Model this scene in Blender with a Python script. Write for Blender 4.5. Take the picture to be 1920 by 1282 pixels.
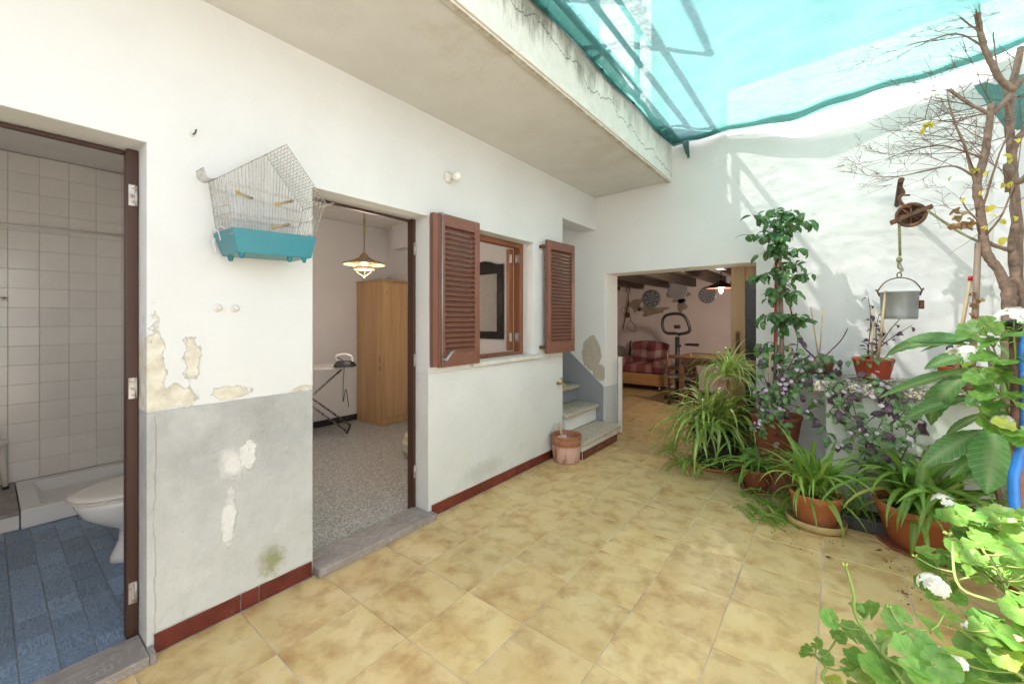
import bpy, bmesh, math, random
from mathutils import Vector, Matrix, Euler, Quaternion
R = math.radians
for o in list(bpy.data.objects): bpy.data.objects.remove(o)
sc = bpy.context.scene
COL = sc.collection

# ------------------------------------------------------------------ camera, sky, sun, exposure
CAM = Vector((2.251, 0.0, 1.40)); FPX = 775.0; YAW = R(37.977); HZ = 597.0
cd = bpy.data.cameras.new('camera'); cam = bpy.data.objects.new('camera', cd); COL.objects.link(cam)
cam.location = CAM; cam.rotation_euler = (R(90), 0, YAW)
cd.sensor_width = 36; cd.lens = FPX/1920*36; cd.shift_y = -(641-HZ)/1920
cd.clip_start = 0.05; cd.clip_end = 500
sc.camera = cam

SUN = Vector((1.0, 0.9, -1.65)).normalized()          # the way the sunlight travels
w = bpy.data.worlds.new('World'); sc.world = w; w.use_nodes = True
nt = w.node_tree; nt.nodes.clear()
sky = nt.nodes.new('ShaderNodeTexSky'); sky.sky_type = 'NISHITA'; sky.sun_disc = False
sky.sun_elevation = math.asin(-SUN.z); sky.sun_rotation = math.atan2(-SUN.x, -SUN.y)
sky.air_density = 1.0; sky.dust_density = 2.5; sky.ozone_density = 0.6
bg = nt.nodes.new('ShaderNodeBackground'); bg.inputs[1].default_value = 0.15
wo = nt.nodes.new('ShaderNodeOutputWorld')
hs = nt.nodes.new('ShaderNodeHueSaturation'); hs.inputs['Saturation'].default_value = .42      # the milky sky of a hazy day
nt.links.new(sky.outputs[0], hs.inputs['Color']); nt.links.new(hs.outputs[0], bg.inputs[0]); nt.links.new(bg.outputs[0], wo.inputs[0])
sd = bpy.data.lights.new('sun', 'SUN'); sd.energy = 4.4; sd.angle = R(0.6); sd.color = (1, .965, .92)
sun = bpy.data.objects.new('sun', sd); COL.objects.link(sun)
sun.rotation_euler = SUN.to_track_quat('-Z', 'Y').to_euler(); sun.location = (-6, -6, 12)

sc.render.engine = 'CYCLES'
sc.view_settings.view_transform = 'Standard'; sc.view_settings.look = 'None'
sc.view_settings.exposure = 2.02; sc.view_settings.gamma = 1; sc.view_settings.use_curve_mapping = False
cy = sc.cycles
cy.use_denoising = True
try: cy.denoiser = 'OPENIMAGEDENOISE'
except Exception: pass
cy.max_bounces = 9; cy.diffuse_bounces = 6; cy.glossy_bounces = 3; cy.transmission_bounces = 6
cy.transparent_max_bounces = 10; cy.sample_clamp_indirect = 6; cy.caustics_reflective = False; cy.caustics_refractive = False

# ------------------------------------------------------------------ measuring helpers
_F = Vector((-math.sin(YAW), math.cos(YAW), 0)); _R = Vector((math.cos(YAW), math.sin(YAW), 0))
def ray(u, v): return _F + _R*((u-960)/FPX) + Vector((0, 0, (HZ-v)/FPX))
def at(u, v, Y): d = ray(u, v); return CAM + d*(Y/d.y)              # point seen at (u,v) standing on the plane y = Y
def atx(u, v, X): d = ray(u, v); return CAM + d*((X-CAM.x)/d.x)
def atz(u, v, Z=0): d = ray(u, v); return CAM + d*((Z-CAM.z)/d.z)
def ss(e0, e1, x): t = max(0, min(1, (x-e0)/(e1-e0))); return t*t*(3-2*t)

# ------------------------------------------------------------------ mesh builder
ORG = {}
class MB:
    def __init__(s): s.v = []; s.f = []; s.s = []; s.a = []
    def add(s, vs, fs, smooth=False, att=None):
        b = len(s.v); s.v += [Vector(x) for x in vs]
        s.f += [[b+i for i in f] for f in fs]; s.s += [smooth]*len(fs)
        s.a += (att if att else [0.0]*len(vs)); return s
    def box(s, a, b, m=None):
        x0, y0, z0 = a; x1, y1, z1 = b
        vs = [(x0,y0,z0),(x1,y0,z0),(x1,y1,z0),(x0,y1,z0),(x0,y0,z1),(x1,y0,z1),(x1,y1,z1),(x0,y1,z1)]
        if m: vs = [m @ Vector(q) for q in vs]
        return s.add(vs, [(0,3,2,1),(4,5,6,7),(0,1,5,4),(1,2,6,5),(2,3,7,6),(3,0,4,7)])
    def tube(s, pts, r, n=8, cap=True, smooth=True):
        pts = [Vector(p) for p in pts]; k = len(pts)
        rs = [r]*k if isinstance(r, (int, float)) else list(r)
        t0 = (pts[1]-pts[0]).normalized(); ref = Vector((0,0,1)) if abs(t0.z) < .9 else Vector((1,0,0))
        u = t0.cross(ref).normalized(); vs = []
        for i in range(k):
            t = (pts[min(i+1,k-1)]-pts[max(i-1,0)])
            if t.length < 1e-9: t = t0
            t = t.normalized(); u = (u - t*u.dot(t))
            u = u.normalized() if u.length > 1e-6 else t.orthogonal().normalized()
            w_ = t.cross(u)
            for j in range(n):
                a = 2*math.pi*j/n; vs.append(pts[i] + (u*math.cos(a)+w_*math.sin(a))*rs[i])
        fs = [(i*n+j, i*n+(j+1)%n, (i+1)*n+(j+1)%n, (i+1)*n+j) for i in range(k-1) for j in range(n)]
        s.add(vs, fs, smooth)
        if cap: s.f += [[len(s.v)-n*k+j for j in reversed(range(n))], [len(s.v)-n+j for j in range(n)]]; s.s += [False, False]
        return s
    def lathe(s, prof, n=24, c=(0,0,0), m=None, smooth=True, sx=1, sy=1):
        c = Vector(c); vs = []
        for r, z in prof:
            for j in range(n):
                a = 2*math.pi*j/n; p = Vector((r*math.cos(a)*sx, r*math.sin(a)*sy, z))
                vs.append((m @ p if m else p) + c)
        k = len(prof)
        s.add(vs, [(i*n+j, i*n+(j+1)%n, (i+1)*n+(j+1)%n, (i+1)*n+j) for i in range(k-1) for j in range(n)], smooth)
        b = len(s.v)-n*k
        if prof[0][0] > 1e-4: s.f.append([b+j for j in reversed(range(n))]); s.s.append(False)
        if prof[-1][0] > 1e-4: s.f.append([b+(k-1)*n+j for j in range(n)]); s.s.append(False)
        return s
    def ball(s, c, r, n=12, m=8, sx=1, sy=1, sz=1):
        return s.lathe([(max(r*math.sin(math.pi*i/m), 1e-5), -r*math.cos(math.pi*i/m)*sz) for i in range(m+1)], n, c, sx=sx, sy=sy)
    def prism(s, poly, vec):
        n = len(poly); p = [Vector(q) for q in poly]; v = Vector(vec)
        return s.add(p+[q+v for q in p], [list(reversed(range(n))), list(range(n, 2*n))]+[(i,(i+1)%n,n+(i+1)%n,n+i) for i in range(n)])
    def mesh(s, name, o=Vector((0,0,0)), bev=0, seg=2):
        me = bpy.data.meshes.new(name); me.from_pydata([v-o for v in s.v], [], s.f)
        me.polygons.foreach_set('use_smooth', s.s)
        if any(s.a):
            at_ = me.attributes.new('mid', 'FLOAT', 'POINT'); at_.data.foreach_set('value', s.a)
        me.update()
        if bev:
            bm = bmesh.new(); bm.from_mesh(me); bmesh.ops.recalc_face_normals(bm, faces=bm.faces)
            es = [e for e in bm.edges if len(e.link_faces) == 2 and e.calc_face_angle() > .5]
            bmesh.ops.bevel(bm, geom=es, offset=bev, segments=seg, profile=.5, affect='EDGES', clamp_overlap=True)
            bm.to_mesh(me); bm.free(); me.update()
        return me
    def build(s, name, mat, parent=None, bev=0, seg=2, o=None):
        if o is None: o = ORG.get(parent.name, Vector((0,0,0))) if parent else Vector((0,0,0))
        me = s.mesh(name, o, bev, seg); me.materials.append(mat)
        ob = bpy.data.objects.new(name, me); COL.objects.link(ob)
        if parent: ob.parent = parent; ORG[ob.name] = o
        else: ob.location = o; ORG[ob.name] = Vector(o)
        return ob
def tag(o, label=None, cat=None, group=None, kind=None):
    if label: o['label'] = label
    if cat: o['category'] = cat
    if group: o['group'] = group
    if kind: o['kind'] = kind
    return o
def thing(name, loc, label, cat, group=None):
    o = bpy.data.objects.new(name, None); COL.objects.link(o); o.location = loc; o.empty_display_size = .1
    ORG[o.name] = Vector(loc); return tag(o, label, cat, group)
def inst(name, me, parent, loc, rot=None, scale=1.0):
    """one more piece that shares mesh data; loc in world coordinates, rot an Euler or Quaternion"""
    ob = bpy.data.objects.new(name, me); COL.objects.link(ob)
    o = Vector((0,0,0))
    if parent is not None: ob.parent = parent; o = ORG.get(parent.name, o)
    ob.location = Vector(loc)-o
    if rot is not None:
        if isinstance(rot, Quaternion): ob.rotation_mode = 'QUATERNION'; ob.rotation_quaternion = rot
        else: ob.rotation_euler = rot
    ob.scale = (scale,)*3 if isinstance(scale, (int, float)) else scale
    ORG[ob.name] = Vector(loc)
    return ob
def grid_wall(us, zs, solid, th, f):
    """a wall in one piece with real openings: cells solid(u,z), front face at depth 0, back at th; f(u, depth, z) -> point"""
    mb = MB(); nu, nz = len(us)-1, len(zs)-1
    S = lambda i, k: 0 <= i < nu and 0 <= k < nz and solid((us[i]+us[i+1])/2, (zs[k]+zs[k+1])/2)
    idx = {}
    def V(i, k, d):
        q = (i, k, d)
        if q not in idx: idx[q] = len(mb.v); mb.v.append(Vector(f(us[i], th*d, zs[k]))); mb.a.append(0.0)
        return idx[q]
    def face(*q): mb.f.append([V(*x) for x in q]); mb.s.append(False)
    for i in range(nu):
        for k in range(nz):
            if not S(i, k): continue
            face((i,k,0),(i+1,k,0),(i+1,k+1,0),(i,k+1,0)); face((i,k,1),(i,k+1,1),(i+1,k+1,1),(i+1,k,1))
            if not S(i-1,k): face((i,k,0),(i,k+1,0),(i,k+1,1),(i,k,1))
            if not S(i+1,k): face((i+1,k,0),(i+1,k,1),(i+1,k+1,1),(i+1,k+1,0))
            if not S(i,k-1): face((i,k,0),(i,k,1),(i+1,k,1),(i+1,k,0))
            if not S(i,k+1): face((i,k+1,0),(i+1,k+1,0),(i+1,k+1,1),(i,k+1,1))
    return mb

# ------------------------------------------------------------------ materials
class T:
    """a material under construction: short hands for the nodes used over and over"""
    def __init__(s, name):
        s.m = bpy.data.materials.new(name); s.m.use_nodes = True; s.t = s.m.node_tree
        s.b = s.t.nodes['Principled BSDF']; s.out = s.t.nodes['Material Output']
        s.co = s.n('ShaderNodeTexCoord').outputs['Object']
    def n(s, typ, ins=(), **pr):
        q = s.t.nodes.new(typ)
        for k, v in pr.items(): setattr(q, k, v)
        for k, v in dict(ins).items(): s.set(q.inputs[k], v)
        return q
    def set(s, sock, v):
        if isinstance(v, bpy.types.NodeSocket): s.t.links.new(v, sock)
        elif isinstance(v, (tuple, list)) and len(v) == 3 and sock.type == 'RGBA': sock.default_value = (*v, 1)
        else: sock.default_value = v
    def P(s, **k):
        for a, v in k.items(): s.set(s.b.inputs[a.replace('_', ' ')], v)
        return s
    def math(s, op, a, b=0.0, c=0.0):
        q = s.n('ShaderNodeMath', operation=op)
        for i, v in enumerate((a, b, c)): s.set(q.inputs[i], v)
        return q.outputs[0]
    def xyz(s, v=None): q = s.n('ShaderNodeSeparateXYZ', {0: v or s.co}); return q.outputs
    def noise(s, scale, detail=4, rough=.55, vec=None, dist=0):
        return s.n('ShaderNodeTexNoise', {'Vector': vec or s.co, 'Scale': scale, 'Detail': detail, 'Roughness': rough, 'Distortion': dist}).outputs[0]
    def voro(s, scale, feature='F1', vec=None, rnd=1.0, out='Distance'):
        return s.n('ShaderNodeTexVoronoi', {'Vector': vec or s.co, 'Scale': scale, 'Randomness': rnd}, feature=feature).outputs[out]
    def mapr(s, v, a, b, c=0.0, d=1.0):
        q = s.n('ShaderNodeMapRange', {0: v, 1: a, 2: b, 3: c, 4: d}); return q.outputs[0]
    def mix(s, fac, a, b, blend='MIX'):
        q = s.n('ShaderNodeMix', data_type='RGBA', blend_type=blend); s.set(q.inputs[0], fac); s.set(q.inputs[6], a); s.set(q.inputs[7], b)
        return q.outputs[2]
    def ramp(s, fac, *st):
        q = s.n('ShaderNodeValToRGB', {0: fac}); e = q.color_ramp.elements
        while len(e) < len(st): e.new(.5)
        for i, (p, c) in enumerate(st): e[i].position = p; e[i].color = (*c, 1) if len(c) == 3 else c
        return q.outputs[0]
    def scale(s, v3, vec=None):
        return s.n('ShaderNodeMapping', {0: vec or s.co, 3: v3}).outputs[0]
    def rnd(s): return s.n('ShaderNodeObjectInfo').outputs['Random']
    def rco(s, k=37.0):
        r = s.math('MULTIPLY', s.rnd(), k)
        c = s.n('ShaderNodeCombineXYZ', {0: r, 1: s.math('MULTIPLY', r, 1.7), 2: s.math('MULTIPLY', r, -.6)})
        return s.n('ShaderNodeVectorMath', {0: s.co, 1: c.outputs[0]}, operation='ADD').outputs[0]
    def bump(s, h, strength=.3, dist=.01, nrm=None):
        q = s.n('ShaderNodeBump', {'Height': h, 'Strength': strength, 'Distance': dist})
        if nrm: s.set(q.inputs['Normal'], nrm)
        s.t.links.new(q.outputs[0], s.b.inputs['Normal']); return q.outputs[0]
    def hsv(s, col, h=.5, sa=1.0, v=1.0): return s.n('ShaderNodeHueSaturation', {'Hue': h, 'Saturation': sa, 'Value': v, 'Color': col}).outputs[0]
    def patch(s, a, b, ca, cb, ra, rb, amp=.9, scale=9, edge=.06, seed=0.0):
        """a stain with a ragged outline: an ellipse in the coordinates a, b broken up by noise"""
        dx = s.math('DIVIDE', s.math('SUBTRACT', a, ca), ra); dy = s.math('DIVIDE', s.math('SUBTRACT', b, cb), rb)
        d = s.math('SQRT', s.math('ADD', s.math('MULTIPLY', dx, dx), s.math('MULTIPLY', dy, dy)))
        nz = s.noise(scale, 8, .72, vec=s.n('ShaderNodeMapping', {0: s.co, 1: (seed, seed*2, seed*3)}).outputs[0])
        d = s.math('ADD', d, s.math('MULTIPLY', s.math('SUBTRACT', nz, .5), amp*2))
        return s.mapr(d, 1-edge, 1+edge, 1.0, 0.0)
    def mx(s, *ms):
        r = ms[0]
        for q in ms[1:]: r = s.math('MAXIMUM', r, q)
        return r
def simple(name, col, rough=.5, metal=0, var=.12, vs=6, bump=0, bs=60, bd=.004, spec=None, rnd=0.0):
    t = T(name); n_ = t.noise(vs, 5, .6, vec=t.rco() if rnd else None)
    dark = tuple(c*(1-var) for c in col); light = tuple(min(1, c*(1+var)) for c in col)
    c = t.ramp(n_, (.3, dark), (.7, light))
    if rnd: c = t.hsv(c, v=t.mapr(t.rnd(), 0, 1, 1-rnd, 1+rnd))
    t.P(Base_Color=c, Roughness=t.mapr(n_, .3, .7, max(0, rough-.06), min(1, rough+.06)), Metallic=metal)
    if spec is not None: t.P(Specular_IOR_Level=spec)
    if bump: t.bump(t.noise(bs, 4, .6), bump, bd)
    return t.m

def mat_plaster_left():
    t = T('painted_plaster'); x, y, z = t.xyz()
    n1 = t.noise(1.3, 5, .6); n2 = t.noise(14, 6, .65); n3 = t.noise(70, 4, .6)
    white = t.ramp(n1, (.3, (.635, .642, .635)), (.7, (.70, .707, .702)))
    grey = t.ramp(t.noise(3.0, 9, .72), (.3, (.32, .325, .32)), (.7, (.50, .505, .50)))
    # the second stretch of wall was repainted a paler grey
    pale = t.ramp(n1, (.3, (.62, .625, .62)), (.7, (.70, .705, .70)))
    grey = t.mix(t.mapr(y, 1.5, 1.6), grey, pale)
    grey = t.mix(t.mapr(t.math('ADD', z, t.math('MULTIPLY', n2, .5)), .35, 1.05, .75, 0), grey, (.60, .62, .60))
    line = t.math('ADD', t.math('ADD', z, t.math('MULTIPLY', t.math('SUBTRACT', n2, .5), .012)), t.math('MULTIPLY', t.mapr(y, 1.5, 1.6), .0))
    dado = t.mapr(line, 1.008, 1.013, 1, 0)
    col = t.mix(dado, white, grey)
    # flaked paint above the dado
    fl = t.mx(t.patch(y, z, .445, 1.13, .035, .26, 1.3, 13), t.patch(y, z, .51, 1.06, .075, .05, 1.4, 17, seed=3), t.patch(y, z, .575, 1.22, .03, .09, 1.5, 18, seed=7),
              t.patch(y, z, .72, 1.055, .08, .03, 1.5, 18, seed=11), t.patch(y, z, 1.06, 1.02, .06, .02, 1.2, 15, seed=5))
    chip = t.math('MULTIPLY', t.mapr(t.noise(5, 7, .7), .66, .68), t.math('MULTIPLY', t.mapr(z, 1.0, 1.5, 1, 0), t.mapr(y, .4, 1.0, 1, 0)))
    fl = t.math('MULTIPLY', t.mx(fl, chip), t.mapr(z, 1.0, 1.015))
    col = t.mix(fl, col, t.ramp(n2, (.35, (.50, .46, .36)), (.6, (.68, .65, .56))))
    # white filler, damp and moss on the grey
    fi = t.mx(t.patch(y, z, .795, .735, .035, .08, 1.0, 16, .12, 2), t.patch(y, z, .715, .45, .03, .12, 1.1, 14, .2, 9), t.patch(y, z, .73, .72, .05, .06, 1.3, 14, .5, 4))
    col = t.mix(t.math('MULTIPLY', fi, .8), col, (.74, .74, .72))
    mo = t.patch(y, z, .905, .175, .05, .065, 1.6, 22, .5, 4)
    col = t.mix(t.math('MULTIPLY', mo, .8), col, (.24, .25, .09))
    di = t.patch(y, z, 2.5, .17, .2, .06, 1.2, 7, .5, 6)
    col = t.mix(t.math('MULTIPLY', di, .35), col, (.33, .32, .25))
    dr = t.math('MULTIPLY', t.mapr(t.noise(9, 6, .7, vec=t.scale((1, 1, .35))), .60, .75), t.mapr(z, 0, .35, .55, 0))
    col = t.mix(dr, col, (.36, .35, .28))
    sp = t.math('MULTIPLY', t.mapr(t.noise(22, 5, .7), .70, .74), t.mapr(y, 1.9, 2.1, .0, .45))
    col = t.mix(t.math('MULTIPLY', sp, t.mapr(z, .95, 1.0, 1, 0)), col, (.42, .41, .36))
    ck = t.mapr(t.math('ABSOLUTE', t.math('SUBTRACT', y, t.math('ADD', .405, t.math('MULTIPLY', t.noise(2.6, 9, .75, vec=t.scale((0, 0, 1))), .085)))), .0008, .0026, 1, 0); ck = t.math('MULTIPLY', ck, t.math('MULTIPLY', t.mapr(z, .95, 1.0, 1, 0), t.mapr(t.noise(3.1, 4), .42, .52, 0, .8)))
    col = t.mix(t.math('MULTIPLY', ck, .22), col, (.20, .19, .17))
    t.P(Base_Color=col, Roughness=.82, Specular_IOR_Level=.25)
    h = t.math('ADD', t.math('MULTIPLY', n3, .35), t.math('MULTIPLY', n2, .5))
    h = t.math('ADD', h, t.math('MULTIPLY', t.noise(4.5, 3, .5), 2.2)); h = t.math('SUBTRACT', h, t.math('MULTIPLY', ck, .5)); h = t.math('ADD', h, t.math('MULTIPLY', fl, -1.6)); h = t.math('ADD', h, t.math('MULTIPLY', fi, t.math('MULTIPLY', t.noise(40, 3), .9)))
    t.bump(t.math('MULTIPLY', h, t.math('ADD', t.math('MULTIPLY', dado, 1.4), .6)), .6, .010)
    return t.m
def mat_plaster_back():
    t = T('white_render'); x, y, z = t.xyz()       # local: x along the wall
    n1 = t.noise(1.1, 5, .6); n2 = t.noise(13, 6, .65)
    col = t.ramp(n1, (.3, (.69, .69, .675)), (.7, (.74, .74, .73)))
    # grey dado that climbs with the stairs
    dl = t.math('ADD', z, t.math('MULTIPLY', x, .80)); dd = t.mapr(dl, .682, .69, 1, 0)
    g = t.math('MULTIPLY', dd, t.mapr(x, .10, .104, 1, 0))
    g2 = t.math('MULTIPLY', t.mapr(z, .60, .604, 1, 0), t.mapr(x, .10, .104))
    g2 = t.math('MULTIPLY', g2, t.mapr(x, .5, .51, 1, 0))
    col = t.mix(g, col, (.26, .275, .29)); col = t.mix(g2, col, (.50, .52, .54))
    pc = t.patch(x, z, -.06, .98, .135, .20, .55, 11, .03, 1)
    pc2 = t.patch(x, z, .05, .76, .09, .10, .5, 11, .05, 8)
    pm = t.mx(pc, pc2); pm = t.math('MULTIPLY', pm, t.mapr(x, .118, .122, 1, 0))
    col = t.mix(pm, col, t.ramp(n2, (.3, (.40, .35, .27)), (.7, (.50, .45, .37))))
    ye = t.patch(x, z, -.38, 1.34, .045, .07, .8, 12, .3, 3); col = t.mix(t.math('MULTIPLY', ye, .5), col, (.70, .68, .38))
    t.P(Base_Color=col, Roughness=.85, Specular_IOR_Level=.2)
    t.bump(t.math('ADD', t.math('ADD', t.math('MULTIPLY', n2, .6), t.math('MULTIPLY', t.noise(60), .25)), t.math('MULTIPLY', pm, -1)), .6, .008)
    return t.m
def mat_slab():
    t = T('weathered_painted_concrete'); x, y, z = t.xyz()
    n1 = t.noise(1.6, 6, .65); n2 = t.noise(11, 6, .7)
    col = t.ramp(n1, (.3, (.60, .59, .56)), (.7, (.69, .68, .655)))
    face = t.mapr(x, .895, .90)
    fc = t.ramp(n2, (.3, (.66, .64, .58)), (.7, (.78, .76, .71)))
    col = t.mix(face, col, fc)
    # black mould streaks running down from the top edge
    st = t.noise(5.5, 6, .75, vec=t.scale((1, 1, .22))); zz = t.mapr(z, 2.84, 3.2, -.16, .20)
    mo = t.mapr(t.math('ADD', st, zz), .50, .68)
    mo = t.math('MULTIPLY', t.math('MULTIPLY', mo, face), t.mapr(y, 2.0, 4.2, 1, .3))
    col = t.mix(t.math('MULTIPLY', mo, .85), col, t.ramp(n2, (.3, (.10, .10, .075)), (.7, (.26, .25, .19))))
    # long wandering crack in the face
    wob = t.math('MULTIPLY', t.math('SUBTRACT', t.noise(3.2, 6, .62, vec=t.scale((0, 1, 0))), .5), .42)
    c0 = t.math('ADD', t.math('ADD', t.math('MULTIPLY', t.math('SUBTRACT', y, 1.9), -.075), 3.09), wob)
    cr = t.mapr(t.math('ABSOLUTE', t.math('SUBTRACT', z, c0)), .0012, .0045, 1, 0); cr = t.math('MULTIPLY', cr, face)
    col = t.mix(t.math('MULTIPLY', cr, .9), col, (.07, .06, .05))
    # damp blooms and rust under the soffit
    so = t.math('SUBTRACT', 1.0, face)
    bl = t.math('MULTIPLY', t.mapr(t.noise(2.6, 7, .7), .52, .60), so); bl = t.math('MULTIPLY', bl, t.mapr(x, .1, .8, 0, .4))
    col = t.mix(bl, col, (.52, .47, .38))
    ed = t.math('MULTIPLY', t.mapr(x, .84, .89), so); col = t.mix(t.math('MULTIPLY', ed, t.mapr(n2, .35, .6)), col, (.36, .30, .20))
    t.P(Base_Color=col, Roughness=.88, Specular_IOR_Level=.2)
    t.bump(t.math('SUBTRACT', t.math('ADD', n2, t.math('MULTIPLY', t.noise(55), .4)), t.math('ADD', t.math('MULTIPLY', cr, 1.5), t.math('MULTIPLY', bl, .8))), .5, .008)
    return t.m
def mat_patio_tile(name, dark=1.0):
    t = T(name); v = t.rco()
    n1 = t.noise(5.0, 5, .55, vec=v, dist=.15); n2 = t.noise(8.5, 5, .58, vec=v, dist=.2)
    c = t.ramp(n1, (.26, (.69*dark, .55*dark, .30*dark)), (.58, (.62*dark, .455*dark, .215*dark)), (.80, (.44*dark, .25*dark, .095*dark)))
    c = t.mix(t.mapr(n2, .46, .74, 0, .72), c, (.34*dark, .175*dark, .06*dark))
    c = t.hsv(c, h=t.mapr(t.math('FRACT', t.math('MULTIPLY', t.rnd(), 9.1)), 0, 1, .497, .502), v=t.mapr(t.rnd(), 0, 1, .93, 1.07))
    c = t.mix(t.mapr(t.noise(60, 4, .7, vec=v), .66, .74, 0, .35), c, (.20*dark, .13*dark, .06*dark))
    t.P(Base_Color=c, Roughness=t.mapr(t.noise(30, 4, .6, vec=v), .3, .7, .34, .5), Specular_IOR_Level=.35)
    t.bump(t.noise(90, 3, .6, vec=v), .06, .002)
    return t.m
def mat_blue_tile():
    t = T('blue_textured_tile'); v = t.rco(); x, y, z = t.xyz()
    half = t.mapr(x, -.003, .003)
    rough = t.noise(95, 3, .7, vec=v); lines = t.noise(110, 2, .5, vec=t.scale((.25, 1.6, 1), v))
    h = t.n('ShaderNodeMix', {0: half, 2: lines, 3: rough}, data_type='FLOAT').outputs[0]
    c = t.ramp(h, (.35, (.12, .185, .285)), (.65, (.26, .35, .475)))
    c = t.hsv(c, v=t.mapr(t.rnd(), 0, 1, .8, 1.2))
    t.P(Base_Color=c, Roughness=.38); t.bump(h, .8, .004); return t.m
def mat_speckle(name, base, spots, scale, rough=.4, dens=.55, bump=0):
    t = T(name); v1 = t.n('ShaderNodeTexVoronoi', {'Vector': t.co, 'Scale': scale}); v2 = t.n('ShaderNodeTexVoronoi', {'Vector': t.co, 'Scale': scale*2.3})
    r1 = t.xyz(v1.outputs['Color']); r2 = t.xyz(v2.outputs['Color'])
    c = t.ramp(t.noise(2, 4), (.3, tuple(k*.9 for k in base)), (.7, base))
    c = t.mix(t.mapr(r2[1], dens, dens+.02), c, spots[1]); c = t.mix(t.mapr(r1[0], dens+.08, dens+.1), c, spots[0]); c = t.mix(t.mapr(r1[1], .8, .82), c, spots[2])
    t.P(Base_Color=c, Roughness=rough)
    if bump: t.bump(t.math('ADD', v1.outputs[0], t.noise(scale*1.5)), bump, .006)
    return t.m
def mat_wood(name, dark, light, ax=2, scale=3.0, rough=.5, knots=False, spec=.4, gr=14.0):
    t = T(name); sv = [gr, gr, gr]; sv[ax] = .7
    v = t.scale(tuple(sv), t.rco(11)); n1 = t.noise(1.0, 6, .6, vec=v, dist=.5); n2 = t.noise(4.0, 4, .6, vec=v)
    f = t.math('ADD', t.math('MULTIPLY', n1, .75), t.math('MULTIPLY', n2, .25))
    c = t.ramp(f, (.30, dark), (.68, light))
    if knots:
        k = t.n('ShaderNodeTexVoronoi', {'Vector': t.scale((4, 4, 1.9)), 'Scale': 1.25}); kd = t.mapr(k.outputs[0], .05, .12, .75, 0)
        c = t.mix(kd, c, tuple(q*.45 for q in dark))
    t.P(Base_Color=c, Roughness=rough, Specular_IOR_Level=spec); t.bump(n2, .12, .002); return t.m
def mat_leaf(name, col, tip=None, mid=None, trans=.35, var=.25, rough=.42, hue=.02, zone=None, vein=False, radial=False, spots=5.0):
    t = T(name); r = t.rnd()
    c = t.ramp(t.noise(18, 4, .6, vec=t.rco()), (.3, tuple(k*.8 for k in col)), (.7, tuple(min(1, k*1.15) for k in col)))
    a = t.n('ShaderNodeAttribute', attribute_name='mid').outputs['Fac']
    if mid: c = t.mix(t.math('MULTIPLY', t.mapr(a, .55, 1.0), .8), c, mid)
    if zone: c = t.mix(t.math('MULTIPLY', t.mapr(t.math('ABSOLUTE', t.math('SUBTRACT', a, .45)), .0, .2, 1, 0), .5), c, zone)
    if vein:
        x, y, z = t.xyz(); st = t.math('FRACT', t.math('MULTIPLY', t.math('SUBTRACT', y, t.math('MULTIPLY', t.math('ABSOLUTE', x), 1.1)), 13.0))
        c = t.mix(t.mapr(t.math('ABSOLUTE', t.math('SUBTRACT', st, .5)), .0, .12, .55, 0), c, mid)
    if radial:
        x, y, z = t.xyz(); an = t.math('ARCTAN2', x, t.math('SUBTRACT', y, .05)); st = t.math('FRACT', t.math('ADD', t.math('MULTIPLY', an, 7/6.2832), .5))
        c = t.mix(t.mapr(t.math('ABSOLUTE', t.math('SUBTRACT', st, .5)), .0, .09, .5, 0), c, mid)
    if spots: c = t.mix(t.mapr(t.noise(spots, 4, .7, vec=t.rco()), .67, .73, 0, .7), c, (.22, .15, .06))
    if tip: c = t.mix(t.mapr(r, .93, .98, 0, .8), c, tip)
    c = t.hsv(c, h=t.mapr(t.math('FRACT', t.math('MULTIPLY', r, 7.3)), 0, 1, .5-hue, .5+hue), v=t.mapr(r, 0, 1, 1-var, 1+var))
    t.P(Base_Color=c, Roughness=rough, Specular_IOR_Level=.45)
    tr = t.n('ShaderNodeBsdfTranslucent', {0: t.hsv(c, h=.485, sa=1.1, v=1.5)})
    mx = t.n('ShaderNodeMixShader', {0: trans, 1: t.b.outputs[0], 2: tr.outputs[0]})
    t.t.links.new(mx.outputs[0], t.out.inputs[0]); return t.m
def mat_net(name, dens):
    t = T(name); x, y, z = t.xyz()
    wv = t.math('SINE', t.math('MULTIPLY', t.math('ADD', y, t.math('MULTIPLY', x, .22)), 430.0))
    n = t.noise(3, 5, .6); fine = t.noise(150, 2, .5, vec=t.scale((.3, 1.4, 1)))
    f = t.math('ADD', t.math('ADD', dens, t.math('MULTIPLY', wv, .06)), t.math('MULTIPLY', t.math('SUBTRACT', fine, .5), .45))
    stk = t.noise(38, 4, .65, vec=t.scale((.07, 1, 1))); f = t.math('ADD', f, t.math('MULTIPLY', t.math('SUBTRACT', stk, .5), .45))
    f = t.math('MINIMUM', t.math('MAXIMUM', t.math('ADD', f, t.math('MULTIPLY', t.math('SUBTRACT', n, .5), .12)), .05), .97)
    col = t.mix(t.mapr(stk, .3, .7), t.ramp(n, (.3, (.042, .155, .142)), (.7, (.07, .20, .182))), t.ramp(n, (.3, (.08, .21, .19)), (.7, (.115, .25, .228))))
    di = t.n('ShaderNodeBsdfDiffuse', {0: col}); tr = t.n('ShaderNodeBsdfTranslucent', {0: t.hsv(col, v=1.15)})
    a = t.n('ShaderNodeMixShader', {0: .65, 1: di.outputs[0], 2: tr.outputs[0]}); tp = t.n('ShaderNodeBsdfTransparent')
    b = t.n('ShaderNodeMixShader', {0: f, 1: tp.outputs[0], 2: a.outputs[0]})
    t.t.links.new(b.outputs[0], t.out.inputs[0]); return t.m
def mat_emit(name, col, e):
    t = T(name); t.P(Base_Color=col, Emission_Color=col, Emission_Strength=e); return t.m
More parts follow.
